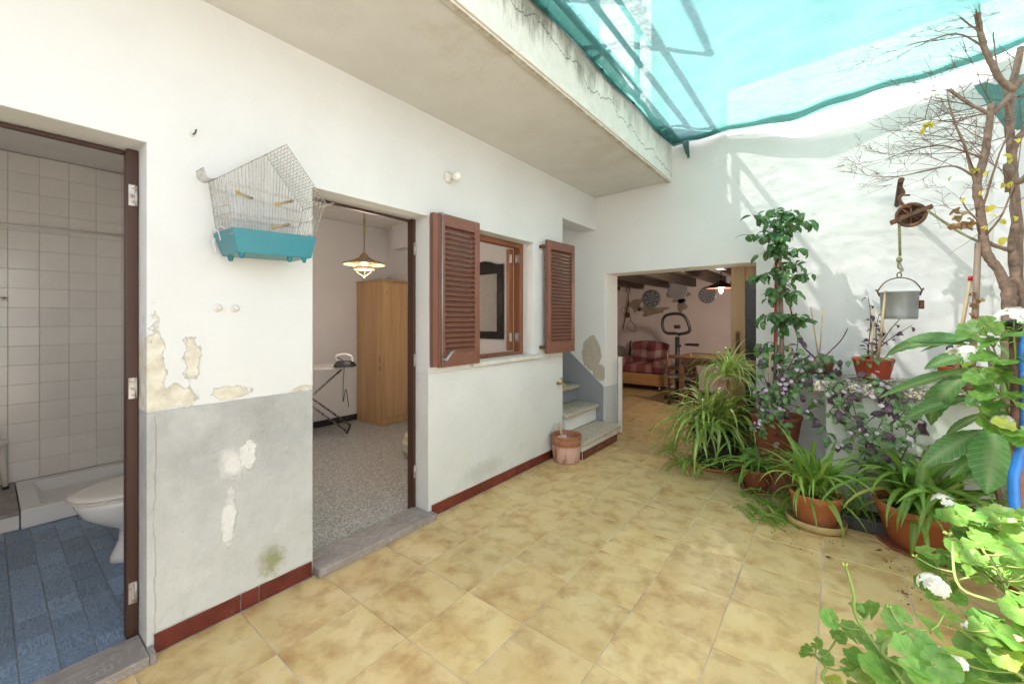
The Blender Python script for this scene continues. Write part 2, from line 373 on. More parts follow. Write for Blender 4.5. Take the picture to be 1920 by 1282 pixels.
def mat_plaid():
    t = T('plaid_wool'); x, y, z = t.xyz()
    def stripes(v, k, off): return t.math('GREATER_THAN', t.math('FRACT', t.math('ADD', t.math('MULTIPLY', v, k), off)), .62)
    a = stripes(x, 3.4, .15); b = stripes(t.math('SUBTRACT', t.math('MULTIPLY', z, 1.0), t.math('MULTIPLY', y, .8)), 3.2, .1)
    s = t.math('ADD', a, b); n = t.noise(160, 2)
    c = t.ramp(t.math('MULTIPLY', s, .5), (.0, (.20, .035, .045)), (.5, (.34, .15, .14)), (1.0, (.50, .43, .34)))
    t.P(Base_Color=t.mix(.25, c, t.ramp(n, (.3, (.2, .1, .1)), (.7, (.5, .3, .28)))), Roughness=.95, Specular_IOR_Level=.1)
    t.bump(n, .5, .004); return t.m
def mat_plate():
    t = T('painted_plate'); x, y, z = t.xyz()
    r = t.math('SQRT', t.math('ADD', t.math('MULTIPLY', x, x), t.math('MULTIPLY', z, z))); an = t.math('ARCTAN2', z, x)
    k = t.math('ADD', 4.0, t.math('FLOOR', t.math('MULTIPLY', t.rnd(), 6)))
    w_ = t.math('MULTIPLY', t.math('SINE', t.math('MULTIPLY', an, t.math('MULTIPLY', k, 2.0))), t.math('SINE', t.math('MULTIPLY', r, 62.0)))
    pt = t.mapr(t.math('ADD', w_, t.math('MULTIPLY', t.math('SUBTRACT', t.noise(45, 4, .7, vec=t.rco()), .5), 2.2)), .05, .2)
    ring = t.mapr(t.math('ABSOLUTE', t.math('SUBTRACT', r, .162)), .006, .009, 1, 0)
    c = t.mix(t.mx(t.math('MULTIPLY', pt, t.mapr(r, .138, .146, 1, 0)), ring), t.ramp(t.rnd(), (.3, (.30, .31, .34)), (.7, (.58, .58, .58))), (.05, .065, .12))
    t.P(Base_Color=c, Roughness=.25); return t.m
def mat_paintpot():
    t = T('paint_splashed_clay'); x, y, z = t.xyz(); n = t.noise(14, 6, .7, vec=t.scale((1, 1, .3)))
    c = t.ramp(t.noise(25, 5, .7), (.3, (.26, .085, .035)), (.7, (.36, .13, .06)))
    c = t.mix(t.math('MULTIPLY', t.mapr(n, .38, .5), t.mapr(z, .155, .17, .85, .05)), c, (.58, .40, .34))
    t.P(Base_Color=c, Roughness=.55); t.bump(n, .3, .004); return t.m
def mat_marble(name, a, b, v):
    t = T(name); n = t.noise(5, 7, .7, dist=1.2); k = t.mapr(t.math('ABSOLUTE', t.math('SUBTRACT', t.noise(7, 7, .7, dist=1.0), .5)), .0, .02, .45, 0)
    t.P(Base_Color=t.mix(k, t.ramp(n, (.3, a), (.7, b)), v), Roughness=.45); t.bump(t.noise(40), .1, .003); return t.m
def mat_metal(name, col, rust=None, rough=.4, metal=.9, amt=.55):
    t = T(name); n = t.noise(18, 6, .7); c = t.ramp(n, (.3, tuple(k*.8 for k in col)), (.7, col))
    f = t.mapr(n, amt, amt+.1)
    if rust: c = t.mix(f, c, rust); t.P(Metallic=t.math('MULTIPLY', t.math('SUBTRACT', 1.0, f), metal))
    else: t.P(Metallic=metal)
    t.P(Base_Color=c, Roughness=t.mapr(n, .3, .7, rough-.08, min(1, rough+.2))); t.bump(n, .15, .003); return t.m
def mat_terracotta(name, col, rough=.75):
    t = T(name); n = t.noise(9, 6, .7, vec=t.rco()); x, y, z = t.xyz()
    c = t.ramp(n, (.3, tuple(k*.82 for k in col)), (.7, col))
    c = t.mix(t.mapr(t.noise(5, 6, .75, vec=t.scale((1, 1, .5), t.rco())), .60, .78, 0, .35), c, (.55, .46, .38))
    t.P(Base_Color=c, Roughness=rough, Specular_IOR_Level=.3); t.bump(t.noise(50), .12, .003); return t.m

MAT = dict(wallw=simple('white_limewash', (.76, .755, .74), .85, var=.05, vs=3, bump=.3, bs=30), greyp=simple('slate_grey_paint', (.25, .265, .28), .7, var=.06),
    wall=mat_plaster_left(), back=mat_plaster_back(), slab=mat_slab(), tile=mat_patio_tile('beige_glazed_tile'), tile2=mat_patio_tile('beige_tile_shaded', .8),  # tile2 is the patio tile darkened, indoor shade put into its colour
    blue=mat_blue_tile(), grout=simple('tile_grout', (.56, .50, .41), .9, var=.4, vs=7), bgrout=simple('grey_grout', (.40, .36, .31), .9),
    wgrout=simple('wall_grout', (.40, .37, .33), .9), wtile=simple('white_glazed_tile', (.74, .715, .68), .18, var=.03, bump=.06, bs=30, rnd=.04),
    room=simple('room_plaster', (.66, .635, .63), .85, var=.05, vs=2, bump=.15, bs=50), mauve=simple('living_plaster', (.66, .585, .57), .85, var=.06, vs=2, bump=.2, bs=40),
    ceil=simple('ceiling_paint', (.68, .66, .64), .9, var=.04), red=simple('dark_red_glazed_tile', (.135, .024, .018), .22, var=.25, vs=9, rnd=.2),
    black=simple('black_skirting', (.02, .02, .022), .3), marble=mat_marble('grey_marble', (.20, .175, .165), (.34, .30, .28), (.54, .49, .46)),
    floor=mat_speckle('grey_terrazzo', (.52, .515, .49), ((.24, .235, .22), (.34, .33, .31), (.62, .61, .58)), 130, .35, .5),
    step=mat_speckle('washed_aggregate', (.50, .455, .375), ((.37, .33, .265), (.43, .385, .31), (.60, .555, .47)), 120, .85, .5, .6),
    shutter=simple('brown_painted_wood', (.20, .083, .056), .42, var=.1, vs=10, bump=.08, bs=40), frame=mat_wood('dark_varnished_wood', (.028, .012, .008), (.075, .032, .019)),
    casing=mat_wood('red_brown_wood', (.15, .055, .025), (.28, .11, .05)), pine=mat_wood('knotty_pine', (.38, .215, .10), (.58, .365, .185), 2, knots=True, rough=.4),
    oak=mat_wood('weathered_oak', (.24, .135, .06), (.40, .26, .13)), beam=mat_wood('dark_ceiling_wood', (.035, .025, .02), (.085, .065, .05), 1),
    table=mat_wood('table_wood', (.10, .05, .025), (.20, .11, .06), 0), stone=simple('white_sill_stone', (.62, .60, .55), .7, var=.12, vs=14, bump=.3, bs=50),
    conc=simple('grey_concrete', (.38, .36, .33), .9, var=.2, vs=8, bump=.4, bs=40), brass=mat_metal('aged_brass', (.42, .32, .15), (.24, .22, .12), .45),
    steel=mat_metal('hinge_steel', (.55, .53, .50), (.28, .18, .10), .4, .8), chrome=mat_metal('chrome_tube', (.6, .6, .62), None, .2, 1.0),
    galv=mat_metal('galvanised_zinc', (.36, .38, .38), (.22, .20, .17), .5, .6, .62), rust=mat_metal('rusted_iron', (.13, .07, .045), (.22, .09, .04), .8, .3, .5),
    teal=simple('teal_plastic', (.022, .20, .25), .35, var=.1), wire=simple('shaded_cream_wire', (.36, .33, .28), .45, var=.6, vs=60), perch=mat_wood('perch_wood', (.30, .20, .12), (.45, .33, .2), 1),  # cage wire darkened: its shaded undersides are put into the colour
    white=simple('white_porcelain', (.74, .73, .71), .12, var=.02), plastic=simple('white_plastic', (.68, .66, .62), .4, var=.04), seat=simple('cream_toilet_seat', (.72, .68, .62), .25, var=.03),
    bulb=simple('frosted_bulb', (.80, .79, .74), .15, var=.02), pendant=simple('tan_lampshade', (.42, .30, .17), .5, var=.15), copper=simple('dark_copper_shade', (.09, .045, .03), .4, .3),
    glow=mat_emit('lit_bulb', (1.0, .62, .28), 14), flam=mat_emit('lit_filament_bulb', (1.0, .50, .18), 16), mirror=mat_metal('mirror_glass', (.75, .73, .68), None, .06, 1.0),
    ebony=simple('black_mirror_frame', (.012, .010, .009), .3), cloth=simple('ironing_cover', (.60, .57, .55), .9, bump=.2), dark=simple('black_plastic', (.02, .02, .022), .45, var=.3),
    plaid=mat_plaid(), plate=mat_plate(), sofaw=mat_wood('sofa_pine', (.36, .18, .06), (.50, .28, .11), 0), wicker=simple('wicker', (.38, .34, .28), .8, var=.35, vs=40, bump=.6, bs=50),
    clay=mat_paintpot(), terra=mat_terracotta('terracotta', (.46, .165, .068)), terra2=mat_terracotta('brown_terracotta', (.26, .085, .045)), redpot=simple('red_plastic_pot', (.36, .052, .022), .4, var=.15),
    blackpot=simple('dark_grey_plastic_pot', (.035, .038, .04), .55, var=.4, vs=14, bump=.2), tan=simple('tan_plastic_saucer', (.40, .30, .13), .4), pale=simple('pale_saucer', (.58, .52, .44), .6),
    soil=simple('potting_soil', (.05, .035, .022), .95, var=.6, vs=50, bump=1, bs=60, bd=.02), bark=simple('grey_brown_bark', (.20, .135, .10), .9, var=.45, vs=22, bump=.8, bs=45, bd=.012),
    twig=simple('twig_bark', (.145, .075, .05), .85, var=.35, vs=30), rope=simple('green_rope', (.22, .23, .10), .9, var=.4, vs=60, bump=.5, bs=200), bamboo=mat_wood('bamboo_cane', (.38, .27, .15), (.55, .42, .26)),
    pole=mat_wood('grey_wooden_pole', (.17, .11, .08), (.30, .21, .16)), bluec=simple('blue_plastic_sleeve', (.02, .17, .55), .4, var=.2), redtape=simple('red_tape', (.50, .015, .02), .4),
    cist=simple('pale_green_render', (.58, .62, .57), .85, var=.1, vs=3, bump=.3, bs=40), cslab=mat_speckle('coarse_terrazzo', (.48, .45, .37), ((.15, .13, .10), (.24, .21, .16), (.62, .58, .48)), 95, .6, .42, .3),
    net=mat_net('teal_shade_net', .86), net2=mat_net('folded_shade_net', .95), bare=simple('bare_plaster', (.30, .25, .20), .95, var=.2, vs=12, bump=.4), check=None,
    spider=mat_leaf('spider_leaf', (.29, .42, .105), (.52, .45, .19), (.46, .56, .24), .34), spider2=mat_leaf('deep_strap_leaf', (.19, .345, .060), (.40, .42, .12), (.29, .44, .12), .34),
    ficus=mat_leaf('ficus_leaf', (.050, .135, .035), None, (.12, .21, .07), .2, .35, .25), geran=mat_leaf('geranium_leaf', (.15, .30, .055), (.36, .40, .08), (.24, .38, .11), .35, zone=(.085, .20, .04), radial=True),
    big=mat_leaf('broad_leaf', (.11, .24, .065), (.16, .30, .06), (.27, .38, .17), .35, rough=.5, vein=True), peri=mat_leaf('trailing_leaf', (.12, .22, .085), (.18, .08, .14), (.18, .28, .12), .28, .35),
    purple=mat_leaf('purple_leaf', (.10, .055, .085), (.12, .15, .05), None, .25, .4), dry=mat_leaf('dry_leaf', (.28, .17, .07), None, None, .3), yel=mat_leaf('yellow_leaf', (.55, .48, .06), (.35, .40, .06), None, .45),
    gstem=simple('green_stem', (.20, .28, .07), .6, var=.2), pstem=simple('purple_stem', (.07, .035, .035), .6, var=.3), petal=mat_leaf('white_petal', (.80, .80, .76), None, None, .3, .05, .6, 0), lilac=mat_leaf('lilac_petal', (.62, .52, .66), None, None, .3, .1, .6),
    bud=simple('green_bud', (.36, .46, .12), .6), rail=simple('grey_iron_rail', (.10, .10, .10), .6), towel=simple('slate_towel', (.16, .18, .30), .95, bump=.4))

# ------------------------------------------------------------------ the house on the left
ground = MB().add([(-60,-60,-.06),(60,-60,-.06),(60,60,-.06),(-60,60,-.06)], [(0,1,2,3)]).build('ground', simple('outside_ground', (.30, .27, .22), .95))
tag(ground, kind='structure')
house = thing('house', (0, 0, 0), 'white painted house side with two doorways, a shuttered window, grey dado and concrete roof slab', 'house')
D1 = (-.50, .419, 2.13); D2 = (1.112, 1.928, 2.118); WN = (2.365, 3.215, 1.058, 2.115); STG = (3.748, 4.62, 2.452)
def solid_left(y, z):
    for a, b, t_ in (D1, D2, STG):
        if a < y < b and z < t_: return False
    return not (WN[0] < y < WN[1] and WN[2] < z < WN[3])
grid_wall([-3.2, D1[0], D1[1], D2[0], D2[1], WN[0], WN[1], STG[0], STG[1]], [0, WN[2], WN[3], D2[2], D1[2], STG[2], 2.838], solid_left, .20,
          lambda u, d, z: (-d, u, z)).build('wall', MAT['wall'], house, bev=.007)
# roof slab with its drip edge; stretched unseen over most of the stairwell to block sun
sl = MB().prism([(.91,-3.2,2.834),(.91,4.43,2.834),(-2.3,4.68,2.834),(-2.3,3.70,2.834),(-3.05,3.70,2.834),(-3.05,-3.2,2.834)], (0,0,.375))
slab = sl.build('roof_slab', MAT['slab'], house, bev=.006)
MB().box((.862,-3.2,2.818),(.898,4.428,2.8335)).build('drip_edge', MAT['slab'], slab, bev=.004)
# partitions and rooms
hp = MB()
hp.box((-2.95,1.022,0),(-.203,1.10,2.69)); hp.build('partition_wall', MAT['room'], house)
MB().box((-2.95,3.66,0),(-.203,3.745,2.833)).build('partition_wall', MAT['room'], house)
MB().box((-3.06,1.103,0),(-2.92,3.657,2.69)).build('room_wall', MAT['room'], house)
bw = grid_wall([-3.05,-2.0,-.7,-.203], [0,1.35,2.35,2.83], lambda u, z: not (-2.0 < u < -.7 and 1.35 < z < 2.35), .14, lambda u, d, z: (u, -1.06-d, z))  # window opening added out of view to let sky light into the bathroom
bw.build('bathroom_wall', MAT['room'], house)
MB().box((-3.05,-3.2,2.692),(-.203,3.657,2.831)).build('ceiling', MAT['ceil'], house)
MB().box((-2.60,3.50,2.36),(-.203,3.657,2.689)).build('ceiling_box', MAT['room'], house)
# rows of dark skirting in the room
for i in range(7):
    MB().box((-2.918,1.12+i*.36,.022),(-2.906,1.47+i*.36,.10)).build('skirting', MAT['black'], house)
# bathroom: every wall tile a piece on the back wall
tw = MB().box((-3.05,-1.055,0),(-2.762,1.020,2.689)).build('tiled_wall', MAT['wgrout'], house)
wt = MB().box((0,-.0797,-.0742),(.004,.0797,.0742)).mesh('wall_tile', bev=.002, seg=1); wt.materials.append(MAT['wtile'])
for i in range(-4, 6):
    for k in range(17):
        y = .2+.161*i; z = .21+.150*k
        if y+.079 < 1.019: inst('wall_tile', wt, tw, (-2.762, y, z), Euler((0, R(random.Random(i*31+k).uniform(-.25,.25)), 0)))
tw2 = MB().box((-2.758,.9905,0),(-.206,1.019,2.0)).build('tiled_wall', MAT['wtile'], house)
# door frames with leftover hinges, thresholds
def door_frame(y0, y1, zt, m, hz, jw):
    f = MB(); x0, x1 = -.199, -.135
    f.box((x0,y1-jw,.02),(x1,y1-.002,zt-.003)); f.box((x0,y0+.002,.02),(x1,y0+jw,zt-.003)); f.box((x0+.001,y0+jw+.0005,zt-.020),(x0+.026,y1-jw-.0005,zt-.004))
    fr = f.build('door_frame', m, house, bev=.003)
    for z in hz:
        h = MB().box((-.1345,y1-jw+.006,z-.045),(-.1325,y1-.012,z+.045)); h.tube([(-.131,y1-.010,z-.045),(-.131,y1-.010,z+.045)], .005, 8)
        for dz in (-.03, .0, .03): h.lathe([(.004,0),(.004,.0008),(.0001,.001)], 8, (-.1325,y1-jw*.62+(.004 if dz else 0),z+dz), Matrix.Rotation(R(90),3,'Y'))
        h.build('hinge', MAT['steel'], fr)
    return fr
door_frame(*D1, MAT['frame'], (1.93, 1.10, .22), .040); door_frame(*D2, MAT['frame'], (1.9, 1.1, .3), .026)
MB().box((-.118,D1[0]+.004,.0),(.075,D1[1]-.004,.040)).build('threshold', MAT['marble'], house, bev=.004)
MB().box((.0025,D1[1]-.003,.0),(.075,D1[1]+.018,.040)).build('threshold', MAT['marble'], house, bev=.003)
MB().box((-.148,D2[0]+.003,.0),(.068,D2[1]-.003,.045)).build('threshold', MAT['marble'], house, bev=.004)
MB().box((.003,D2[1]-.002,.0),(.068,D2[1]+.02,.045)).build('threshold', MAT['marble'], house, bev=.003)
# red skirting tiles along the foot of the wall
def skirting(ys, x=.0, parent=None):
    for a, b in zip(ys[:-1], ys[1:]):
        MB().box((x+.002,a+.0025,.001),(x+.012,b-.0025,.080)).build('skirting_tile', MAT['red'], parent, bev=.002, seg=1)
skirting([.44, .762, .842, 1.105], 0, house); skirting([1.952, 2.27, 2.60, 2.93, 3.26, 3.59, 3.745], 0, house)
MB().box((.001,.44,.0805),(.006,1.105,.084)).build('grout_line', MAT['grout'], house); MB().box((.001,1.952,.0805),(.006,3.745,.084)).build('grout_line', MAT['grout'], house)
# window: casing, sill, hinges
y0, y1, z0, z1 = WN
f = MB(); f.box((-.199,y1-.05,z0+.002),(-.12,y1-.002,z1-.002)); f.box((-.199,y0+.002,z0+.002),(-.12,y0+.05,z1-.002)); f.box((-.198,y0+.0505,z1-.045),(-.121,y1-.0505,z1-.003)); f.box((-.198,y0+.0505,z0+.003),(-.121,y1-.0505,z0+.03))
f.box((-.24,y1-.115,z0+.035),(-.2,y1-.052,z1-.05))
wf = f.build('window_frame', MAT['casing'], house, bev=.003)
for z in (1.97, 1.22):
    h = MB().box((-.199,y1-.118,z-.04),(-.17,y1-.1155,z+.04)); h.box((-.165,y1-.053,z-.04),(-.13,y1-.0505,z+.04)); h.tube([(-.168,y1-.058,z-.045),(-.168,y1-.058,z+.045)], .006, 8); h.build('hinge', MAT['steel'], wf)
MB().box((-.118,y0-.02,z0-.034),(.045,y1+.075,z0-.001)).build('window_sill', MAT['stone'], house, bev=.005)
# shutters: frame, each slat, latch
def shutter(ya, yb, za, zb, ns, xb, lap=False, latch=True, hinge_left=True, lean=0.0):
    st = .055; x0, x1 = 0, .034
    f = MB(); f.box((x0,0,0),(x1,st,zb-za)); f.box((x0,yb-ya-st,0),(x1,yb-ya,zb-za)); f.box((x0+.001,st+.0005,0),(x1-.001,yb-ya-st-.0005,.10)); f.box((x0+.001,st+.0005,zb-za-.085),(x1-.001,yb-ya-st-.0005,zb-za))
    hy = ya if hinge_left else yb
    s = f.build('shutter', MAT['shutter'], None, bev=.003); s.parent = house
    s.location = Vector((xb, ya, za))-ORG[house.name]; s.rotation_euler = (0, 0, lean); ORG[s.name] = Vector((0,0,0))
    sl = MB(); wl = yb-ya-2*st+.006; m = Matrix.Rotation(R(44), 4, 'Y')
    sl.box((-.024,-wl/2,-.0035),(.024,wl/2,.0035), m); me = sl.mesh('slat', bev=.002, seg=1); me.materials.append(MAT['shutter'])
    zz0 = .10; zz1 = zb-za-.085
    for i in range(ns):
        o = inst('slat', me, s, (.017, (yb-ya)/2, zz0+(i+.5)*(zz1-zz0)/ns))
    return s
s1 = shutter(1.975, 2.395, 1.052, 2.145, 24, .030)
MB().box((.012,-.052,.01),(.030,-.004,1.085)).build('folded_leaf', MAT['shutter'], s1, bev=.003, o=Vector((0,0,0)))
MB().box((-.014,-.047,.006),(.006,-.002,1.088)).build('folded_leaf', MAT['shutter'], s1, bev=.003, o=Vector((0,0,0)))
b_ = MB().tube([(.042,.018,.02),(.042,.018,1.09)], .006, 8); b_.box((.035,.008,1.075),(.05,.03,1.092)); b_.tube([(.045,.018,.065),(.062,.04,.055),(.075,.075,.105),(.078,.10,.115)], [.008,.012,.011,.008], 8)
b_.build('bolt', MAT['galv'], s1, o=Vector((0,0,0)))
s2 = shutter(3.33, 3.80, 1.062, 2.155, 26, .055, lean=R(-3.5))
for z in (.06, 1.03): MB().box((-.05,-.028,z-.014),(.0,.0,z+.014)).build('hinge', MAT['rust'], s2, o=Vector((0,0,0)))
MB().box((.034,.44,.04),(.040,.452,.07)).build('latch', MAT['brass'], s2, o=Vector((0,0,0)))

# ------------------------------------------------------------------ building across the end of the patio
back = thing('rear_building', (0, 4.51, 0), 'white rendered rear wall with a wide low doorway into a beamed living room', 'building')
BA = math.atan(-.078); BM = Matrix.Translation((0,4.51,0)) @ Matrix.Rotation(BA, 4, 'Z')
OPN = (.126, 1.685, 1.918)
def solid_back(u, z):
    if OPN[0] < u < OPN[1] and z < OPN[2]: return False
    return z < 3.30 or u > 1.37
bo = grid_wall([-3.1, OPN[0], 1.37, OPN[1], 4.1], [0, OPN[2], 3.30, 3.58], solid_back, .30, lambda u, d, z: (u, d, z)).build('wall', MAT['back'], None, bev=.007)
bo.parent = back; bo.rotation_euler = (0,0,BA)
pl_ = MB().box((3.115,-.05,0),(3.215,.0,3.3)).build('pilaster', MAT['back'], None, bev=.006); pl_.parent = back; pl_.rotation_euler = (0,0,BA)
sy = lambda x: 4.51-.078*x+.29
MB().prism([(-1.9,sy(-1.9),2.20),(3.3,sy(3.3),2.20),(3.3,8.9,2.20),(-1.9,8.9,2.20)], (0,0,.14)).build('ceiling', MAT['ceil'], back)
MB().box((-1.9,8.75,0),(3.3,8.9,2.199)).build('living_room_wall', MAT['mauve'], back)
MB().box((-1.9,sy(-1.9)-.05,0),(-1.75,8.749,2.199)).build('living_room_wall', MAT['mauve'], back)
MB().box((2.9,4.55,0),(3.05,8.749,2.199)).build('living_room_wall', MAT['mauve'], back)
for k, x in enumerate((-1.52, -.976, -.444, .08, .62, 1.15, 1.68, 2.2)):
    MB().box((x-.10,sy(x)+.01,2.03),(x,8.745,2.198)).build('ceiling_beam', MAT['beam'], back, bev=.008)
# patches where the plaster fell off the living-room wall: thin ragged sheets of bare render
def ragged(c, ra, rb, seed, n=26, th=.004):
    r = random.Random(seed); ph = [r.uniform(0, 6.28) for _ in range(5)]
    pts = []
    for i in range(n):
        a = 2*math.pi*i/n; k = 1+.22*math.sin(3*a+ph[0])+.16*math.sin(5*a+ph[1])+.12*math.sin(8*a+ph[2])+r.uniform(-.07,.07)
        pts.append((c[0]+ra*k*math.cos(a), 8.7485-th, c[1]+rb*k*math.sin(a)))
    return MB().prism(pts, (0, th, 0))
for i, (u, v, ra, rb) in enumerate(((1192,572,.13,.14),(1222,582,.28,.10),(1272,556,.20,.12),(1278,572,.09,.16))):
    p = at(u, v, 8.75); ragged((p.x, p.z), ra, rb, i).build('bare_plaster_patch', MAT['bare'], back)
# sliding wooden door in the right of the doorway
dr = MB(); dr.box((1.452,4.50,.02),(1.575,4.545,1.90)); dr.box((2.25,4.50,.02),(2.37,4.545,1.90)); dr.box((1.5755,4.501,1.76),(2.2495,4.544,1.899)); dr.box((1.5755,4.501,.021),(2.2495,4.544,.30)); dr.box((1.5755,4.502,.9),(2.2495,4.543,1.0))
door = dr.build('wooden_door', MAT['oak'], back, bev=.005)
MB().box((1.576,4.518,.301),(2.249,4.524,.899)).build('glass_pane', MAT['ebony'], door); MB().box((1.576,4.518,1.001),(2.249,4.524,1.759)).build('glass_pane', MAT['ebony'], door)
h = MB(); c = Vector((1.512, 4.498, 1.13)); h.box((c.x-.018,c.y-.006,c.z-.10),(c.x+.018,c.y+.001,c.z+.12)); h.tube([c+Vector((0,-.004,.09)), c+Vector((0,-.04,.06)), c+Vector((0,-.045,-.02)), c+Vector((0,-.004,-.06))], [.006,.009,.009,.006], 8)
h.lathe([(.001,-.004),(.02,-.003),(.02,.003),(.001,.004)], 10, c+Vector((0,-.003,.13)), Matrix.Rotation(R(90),3,'X')); h.build('door_handle', MAT['rust'], door)

# ------------------------------------------------------------------ floors
pf = MB().box((-.005,-3.0,-.05),(3.6,4.9,-.004)).build('patio_floor', MAT['grout']); tag(pf, kind='structure')
XJ = [0.014, .412] + [.412+.3565*k for k in range(1, 10)]; YJ = [1.145+.387*k for k in range(-6, 9)]
cache = {}
def floor_tile(parent, x0, x1, y0, y1, m, g=.0022, top=0.0, key=None):
    w_, d_ = round(x1-x0, 4), round(y1-y0, 4); k = (w_, d_, m.name)
    if k not in cache:
        me = MB().box((-w_/2+g,-d_/2+g,-.012),(w_/2-g,d_/2-g,0)).mesh('floor_tile', bev=.0016, seg=1); me.materials.append(m); cache[k] = me
    rr = random.Random(hash((round(x0*1000), round(y0*1000))))
    return inst('floor_tile', cache[k], parent, ((x0+x1)/2+rr.uniform(-.0007,.0007), (y0+y1)/2+rr.uniform(-.0007,.0007), top-rr.uniform(0,.0008)), Euler((R(rr.uniform(-.08,.08)), R(rr.uniform(-.08,.08)), R(rr.uniform(-.12,.12)))))
for i in range(len(XJ)-1):
    for j in range(len(YJ)-1):
        if XJ[i+1] < 3.6: floor_tile(pf, XJ[i], XJ[i+1], YJ[j], YJ[j+1], MAT['tile'])
lf = MB().box((-1.75,4.905,-.05),(2.9,8.75,-.005)).build('living_room_floor', MAT['grout']); tag(lf, kind='structure')
for i in range(-5, 6):
    for j in range(9, 20):
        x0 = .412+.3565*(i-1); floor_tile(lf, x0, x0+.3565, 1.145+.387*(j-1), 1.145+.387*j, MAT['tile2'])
rf = MB().box((-2.95,1.05,-.05),(-.15,3.70,.020)).build('room_floor', MAT['floor']); tag(rf, kind='structure')
bf = MB().box((-2.80,-1.06,-.05),(-.120,1.05,.006)).build('bathroom_floor', MAT['bgrout']); tag(bf, kind='structure')
bt = MB().box((-.1035,-.0515,-.01),(.1035,.0515,0)).mesh('blue_floor_tile', bev=.0015, seg=1); bt.materials.append(MAT['blue'])
for j in range(-4, 10):
    for i in range(-1, 9):
        x = -1.855+.21*i+(.105 if j % 2 else 0); sx_ = 1.0
        if x > -.22:
            e0 = x-.105
            if e0 > -.14 or not -4 <= j <= 2: continue
            sx_ = (-.122-e0)/.21; x = (e0-.122)/2
        rr = random.Random(j*50+i)
        if x > -2.1: inst('blue_floor_tile', bt, bf, (x, .14+.106*j, .010+rr.uniform(0,.0012)), Euler((0, 0, R(rr.choice((0, 180))))), (sx_, 1, 1))

# ------------------------------------------------------------------ stairs beside the house wall
st = thing('staircase', (0, 4.1, 0), 'concrete stairs with washed pebble treads climbing behind the house wall end', 'stairs')
NS = 9; NX = [.335-.276*k for k in range(NS)]
for k in range(NS):
    xn = NX[k]; zt = .2*(k+1)-.006; ya = 3.60 if k == 0 else 3.752
    yb = lambda x: 4.508-.078*x
    rise = MB().prism([(xn-.055,ya+.055,zt-.2+.0005 if k else 0),(xn-.055,yb(xn-.055),zt-.2+.0005 if k else 0),(xn-.36,yb(xn-.36),zt-.2+.0005 if k else 0),(xn-.36,ya+.055,zt-.2+.0005 if k else 0)], (0,0,.2-.0455 if k else zt-.0455))
    rise.build('riser', MAT['wallw'] if k < 2 else MAT['greyp'], st)
    MB().prism([(xn,ya,zt-.045),(xn,yb(xn)-.004,zt-.045),(xn-.33,yb(xn-.33)-.004,zt-.045),(xn-.33,ya,zt-.045)], (0,0,.045)).build('tread', MAT['step'], st, bev=.014, seg=3)
for a, b in ((3.66,3.93),(3.935,4.20),(4.205,4.47)): MB().box((.2805,a,.001),(.291,b,.080)).build('skirting_tile', MAT['red'], st, bev=.002, seg=1)
MB().box((.03,3.643,.001),(.279,3.654,.080)).build('skirting_tile', MAT['red'], st, bev=.002, seg=1)

# ------------------------------------------------------------------ boundary walls that close the patio outside the picture
for nm, a, b, lab in (('boundary_wall', (3.56,-3.2,0), (3.70,4.215,2.5), 'white boundary wall along the planted side of the patio'), ('boundary_wall', (.0,-3.2,0), (3.555,-3.05,2.2), 'white boundary wall closing the near end of the patio')):
    tag(MB().box(a, b).build(nm, MAT['wallw'], None, bev=.01), lab, 'wall')

# ------------------------------------------------------------------ cistern with its terrazzo top
ci = thing('cistern', (2.9, 4.0, 0), 'pale green rendered cistern with speckled terrazzo top under the pulley', 'cistern')
MB().prism([(2.20,3.80,0),(3.55,3.80,0),(3.55,4.225,0),(2.20,4.33,0)], (0,0,.865)).build('basin', MAT['cist'], ci, bev=.008)
MB().prism([(2.125,3.735,.866),(3.555,3.735,.866),(3.555,4.22,.866),(2.125,4.33,.866)], (0,0,.084)).build('top_slab', MAT['cslab'], ci, bev=.012, seg=3)

# ------------------------------------------------------------------ shade net and what stands on the terrace above
nb = MB(); NXn, NYn = 44, 60; rn = random.Random(5)
def net_edge(x): return 4.51-.078*x-.045-.05*math.sin(max(0,(x-1.35))*1.35)
def netz(x, y):
    s_ = (x-.93)/2.6; t_ = (y-1.15)/3.2
    return 3.225-.07*math.sin(math.pi*max(0,min(1,s_)))*(.35+.65*t_)+.016*math.sin(x*7+y*2.3)+.010*math.sin(y*9-x*4)+.007*math.sin(x*17+y*5)+.005*math.sin(y*23+x*9)-.05*ss(.85,1,t_)*math.sin(math.pi*max(0,min(1,s_)))
def netp(i, j):
    x = .935+(3.56-.935)*i/NXn; e = net_edge(x); y = 1.15+.04*math.sin(x*5)+(e-1.15)*j/NYn
    return (x, y, netz(x, y)+(-.028*ss(.55,.0,i/NXn*8)))
net = thing('shade_net', (0, 0, 0), 'translucent teal shade net stretched over the patio', 'shade net')
nb.add([netp(i,j) for i in range(NXn+1) for j in range(NYn+1)], [(i*(NYn+1)+j,(i+1)*(NYn+1)+j,(i+1)*(NYn+1)+j+1,i*(NYn+1)+j+1) for i in range(NXn) for j in range(NYn)], True)
nb.build('net_sheet', MAT['net'], net)
hm = MB(); hv = []
for i in range(NXn+1):
    x = .935+(3.56-.935)*i/NXn; e = net_edge(x); wd = .11+.03*math.sin(x*4.1)
    hv += [(x, e-wd, netz(x,e-wd)+.012), (x, e-wd*.4, netz(x,e-wd*.4)+.016), (x, e+.004, netz(x,e)+.004)]
hm.add(hv, [(i*3+k,(i+1)*3+k,(i+1)*3+k+1,i*3+k+1) for i in range(NXn) for k in range(2)], True); hm.build('folded_hem', MAT['net2'], net)
lm = MB(); lv = []
